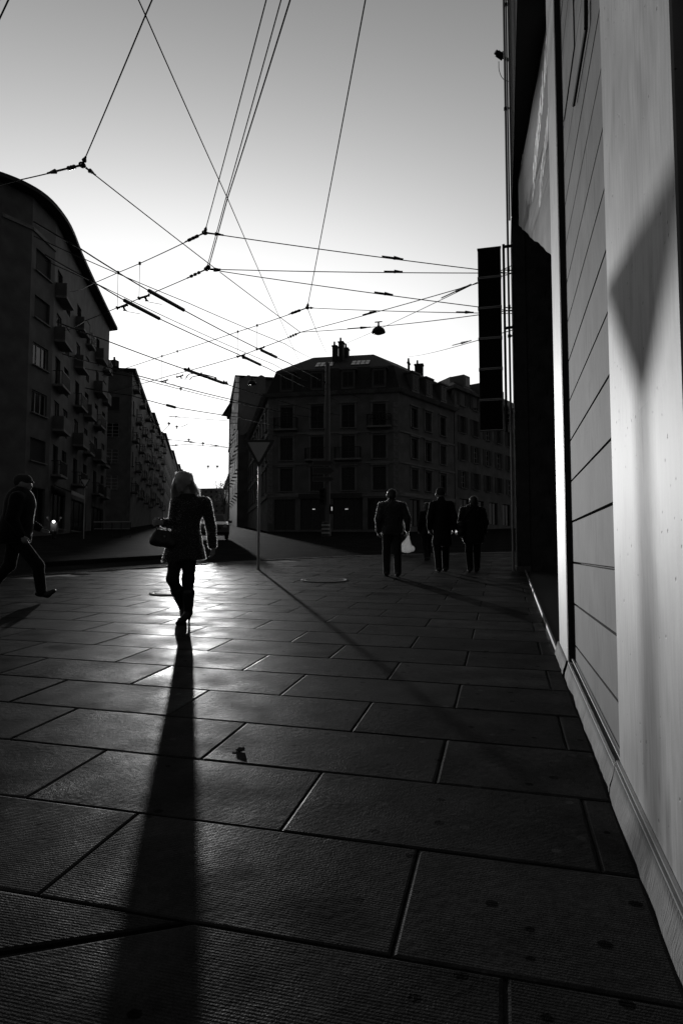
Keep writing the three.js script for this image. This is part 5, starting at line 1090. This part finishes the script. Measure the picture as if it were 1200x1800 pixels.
// generic walker, facing +z; all lengths for a height of 1.75 m
function walker(label, pos, turn, q) {
  const s = (q.h || 1.75) / 1.75, o = thing('person', label, 'person', pos); o.rotation.y = turn;
  const sc = (p) => p.map((v) => v * s), st = q.stride ?? 0.16, bulk = q.bulk ?? 1, cell = q.cell ?? 0.014, ln = q.lean ?? 0;
  const legL = [[-0.09, 0.92, 0], [-0.1 - (q.spread || 0), 0.49, st * 0.75 + 0.04], [-0.1 - (q.spread || 0), 0.09 + (q.liftL || 0), st]].map(sc), legR = [[0.09, 0.92, 0], [0.1, 0.49, -st * 0.3 + 0.05], [0.1, 0.09 + (q.liftR || 0), -st]].map(sc);
  const sh = 0.19 * Math.sqrt(bulk), lz = ln, armL = q.armL || [[-sh, 1.42, lz], [-sh - 0.07, 1.15, lz - 0.05], [-sh - 0.07, 0.9, lz + 0.08]], armR = q.armR || [[sh, 1.42, lz], [sh + 0.07, 1.15, lz - 0.06], [sh + 0.07, 0.9, lz + 0.05]];
  const aL = armL.map(sc), aR = armR.map(sc), limb = (j, r) => [C(...j[0], r[0] * s, ...j[1], r[1] * s), C(...j[1], r[1] * s, ...j[2], r[2] * s)];
  const hy = 1.635 * s, hz = (lz + 0.03 + (q.headZ || 0)) * s, hx = (q.headX || 0) * s;
  const body = [...headPrims(hx, hy, hz, s), C(hx * 0.7, 1.56 * s, hz - 0.02 * s, 0.055 * s, 0, 1.44 * s, lz * s, 0.065 * s), C(-0.13 * s, 1.42 * s, lz * s, 0.07 * s, 0.13 * s, 1.42 * s, lz * s, 0.07 * s), C(0, 1.33 * s, lz * s, 0.15 * s, 0, 1.02 * s, lz * 0.4 * s, 0.13 * s, 0.7), C(-0.06 * s, 0.95 * s, 0, 0.11 * s, 0.06 * s, 0.95 * s, 0, 0.11 * s, 0.9), ...limb(aL, [0.05, 0.042, 0.03]), ...limb(aR, [0.05, 0.042, 0.03]), ...limb(legL, [0.085, 0.055, 0.04]), ...limb(legR, [0.085, 0.055, 0.04])];
  const hands = [[aL, -1], [aR, 1]].map(([j, k]) => { const d = V(...j[2]).sub(V(...j[1])).normalize(); return surfaceNet(handPrims(V(...j[2]), d, V(0, 0.1, 1).normalize(), V(-k, 0, 0), 0.6, s), 0.006, 0.006); });
  lpart(o, 'body', merge([surfaceNet(body, cell, 0.035), ...hands]), skin);
  eyes(o, hx, hy, hz, s);
  const cm = cloth(q.coatV ?? 0.04), cl = q.coatLen ?? 0.8, w = 0.17 * bulk;
  const coat = [C(-0.14 * s, 1.41 * s, lz * s, 0.088 * s, 0.14 * s, 1.41 * s, lz * s, 0.088 * s), C(0, 1.34 * s, lz * s, (w + 0.02) * s, 0, 1.05 * s, lz * 0.4 * s, (w + 0.015) * s, 0.75), C(0, 1.05 * s, lz * 0.4 * s, (w + 0.015) * s, 0, (cl + 0.14) * s, 0, (w + 0.03) * s, 0.8), C(-0.08 * s, (cl + 0.1) * s, 0, 0.13 * s, 0.08 * s, (cl + 0.1) * s, 0, 0.13 * s, 1.1), C(-0.08 * s, (cl - 0.05) * s, 0, 0.14 * s, 0.08 * s, (cl - 0.05) * s, 0, 0.14 * s, 1.1), C(hx * 0.5, 1.49 * s, (lz + 0.0) * s, 0.08 * s, hx * 0.6, 1.53 * s, lz * s, 0.075 * s),
    C(...aL[0], 0.082 * s * bulk ** 0.5, ...aL[1], 0.07 * s * bulk ** 0.5), C(...aL[1], 0.07 * s, aL[2][0] * 0.9 + aL[1][0] * 0.1, aL[2][1] * 0.9 + aL[1][1] * 0.1, aL[2][2] * 0.9 + aL[1][2] * 0.1, 0.056 * s), C(...aR[0], 0.082 * s * bulk ** 0.5, ...aR[1], 0.07 * s * bulk ** 0.5), C(...aR[1], 0.07 * s, aR[2][0] * 0.9 + aR[1][0] * 0.1, aR[2][1] * 0.9 + aR[1][1] * 0.1, aR[2][2] * 0.9 + aR[1][2] * 0.1, 0.056 * s)];
  const jk = lpart(o, 'jacket', surfaceNet(coat, cell, 0.03, 0.005, (x, y, z) => (cl + 0.012 * Math.sin(x * 19)) * s - y), cm);
  if (q.rimFuzz) rimFuzz(jk, jk.geometry, q.rimFuzz, 0.01, 0.004);
  lpart(o, 'trousers', surfaceNet([C(-0.06 * s, 0.95 * s, 0, 0.13 * s, 0.06 * s, 0.95 * s, 0, 0.13 * s, 0.95), ...limb(legL, [0.105, 0.082, 0.07]), ...limb(legR, [0.105, 0.082, 0.07])], cell, 0.03, 0.004), cloth(q.trV ?? 0.03));
  for (const [j, rot] of [[legL, q.liftL], [legR, q.liftR]]) {
    const a = j[2], up2 = rot ? 0.06 : 0;
    lpart(o, 'shoe', surfaceNet([C(a[0], a[1] - 0.02, a[2] - 0.03 * s, 0.05 * s, a[0], a[1] - 0.045 * s, a[2] + 0.08 * s, 0.042 * s, 1.1), C(a[0], a[1] - 0.045 * s, a[2] + 0.08 * s, 0.045 * s, a[0], a[1] - 0.055 * s + up2, a[2] + 0.16 * s, 0.033 * s)], 0.01, 0.02), mat(0.02, 0.4));
  }
  if (q.cap) { const c = lpart(o, 'cap', surfaceNet([C(hx, hy + 0.055 * s, hz - 0.03 * s, 0.098 * s, hx, hy + 0.06 * s, hz + 0.03 * s, 0.09 * s)], 0.01, 0.02), cloth(0.05)); lpart(c, 'peak', surfaceNet([C(hx - 0.05 * s, hy + 0.045 * s, hz + 0.1 * s, 0.016, hx + 0.05 * s, hy + 0.045 * s, hz + 0.1 * s, 0.016, 2.6)], 0.008, 0.02), cloth(0.05)); }
  else lpart(o, 'hair', surfaceNet([C(hx, hy + 0.04 * s, hz - 0.035 * s, 0.096 * s, hx, hy - 0.01 * s, hz - 0.05 * s, 0.085 * s), ...(q.longHair ? [C(hx, hy, hz - 0.05 * s, 0.09 * s, hx, hy - 0.16 * s, hz - 0.05 * s, 0.08 * s)] : [])], 0.01, 0.02, 0.004), mat(q.hairV ?? 0.03, 0.5));
  o.updateMatrixWorld();
  return { o, aL, aR };
}
const onG = (px, py) => { const g = G(px, py); return V(g.x, gy(g.x, g.z), g.z); };
// man with a plastic bag
{
  const p = onG(689, 1014), w = walker('person in a padded jacket carrying a full plastic bag', p, faceCam(p) + Math.PI + 0.1, { h: 1.74, bulk: 1.12, stride: -0.12, cell: 0.012, coatLen: 0.84, coatV: 0.05, rimFuzz: 2200, hairV: 0.03, trV: 0.035, armL: [[-0.21, 1.42, 0], [-0.3, 1.16, -0.05], [-0.315, 0.93, 0.02]] });
  const hp = V(-0.32, 0.83, 0.03).applyMatrix4(w.o.matrixWorld), b = thing('plastic_bag', 'translucent full plastic carrier bag held at arm length', 'bag', hp);
  b.rotation.y = w.o.rotation.y;
  const bagM = new THREE.MeshPhysicalMaterial({ color: grey(0.85), roughness: 0.8, transmission: 0.5, thickness: 0, side: THREE.DoubleSide });
  lpart(b, 'pouch', surfaceNet([C(0, -0.03, 0, 0.02, 0.02, -0.2, 0, 0.1, 0.8), C(-0.075, -0.27, 0, 0.06, 0.12, -0.28, 0, 0.055, 0.9), C(0.02, -0.2, 0, 0.085, 0.02, -0.27, 0, 0.085, 0.8)], 0.01, 0.03, 0.014), bagM);
  lpart(b, 'handle', merge([tube([V(-0.015, 0.0, 0.01), V(-0.02, 0.045, 0.0), V(0, 0.06, 0), V(0.015, 0.045, -0.01), V(0.02, -0.03, -0.02)], 0.008, 12, 5)]), bagM);
}
walker('person in a long black coat between the bag carrier and the pillar', onG(777, 1006), faceCam(onG(777, 1006)) + Math.PI + 0.15, { h: 1.8, bulk: 0.95, stride: 0.2, coatLen: 0.55, headX: 0.02, cap: true, coatV: 0.015, trV: 0.015, hairV: 0.02 });
{
  const p = onG(832, 1005.5), w = walker('person with a shoulder bag strap walking beside the pillar', p, faceCam(p) + Math.PI + 0.2, { h: 1.64, bulk: 1.3, stride: 0.1, lean: 0.05, headX: -0.03, coatLen: 0.66, coatV: 0.02, trV: 0.02, rimFuzz: 1500, longHair: true, hairV: 0.03 });
  const b = thing('shoulder_bag', 'dark shoulder bag on the person beside the pillar', 'bag', V(0.3, 0.95, 0).applyMatrix4(w.o.matrixWorld)); b.rotation.y = w.o.rotation.y;
  lpart(b, 'pouch', surfaceNet([C(-0.02, -0.1, -0.08, 0.09, -0.02, 0.06, 0.08, 0.09), C(-0.02, -0.1, 0.08, 0.09, -0.02, 0.06, -0.08, 0.09)], 0.014, 0.03), mat(0.02, 0.5));
  lpart(b, 'strap', tube([V(-0.02, 0.1, 0.06), V(-0.12, 0.35, 0.16), V(-0.42, 0.52, 0.05), V(-0.12, 0.3, -0.16), V(-0.02, 0.1, -0.06)], 0.014, 24, 5), mat(0.02, 0.5));
}
walker('dim person walking behind the long black coat', onG(751, 985), faceCam(onG(751, 985)) + Math.PI + 0.3, { h: 1.58, bulk: 0.85, stride: 0.22, coatLen: 0.72, coatV: 0.015, trV: 0.02, cell: 0.018, longHair: true });
// man striding across on the left, in profile
{
  const b = G(22, 1055), p = V(b.x, gy(b.x, b.z), b.z);
  walker('person in a bulky dark jacket striding past on the pavement edge', p, faceCam(p) + Math.PI / 2 - 0.15, { h: 1.78, bulk: 1.5, stride: 0.38, lean: 0.06, coatLen: 0.8, coatV: 0.012, trV: 0.015, cap: true, cell: 0.012, liftL: 0.03, armR: [[0.22, 1.42, 0.05], [0.3, 1.14, 0.1], [0.24, 1.02, 0.3]] });
}
renderer.render(scene, camera);
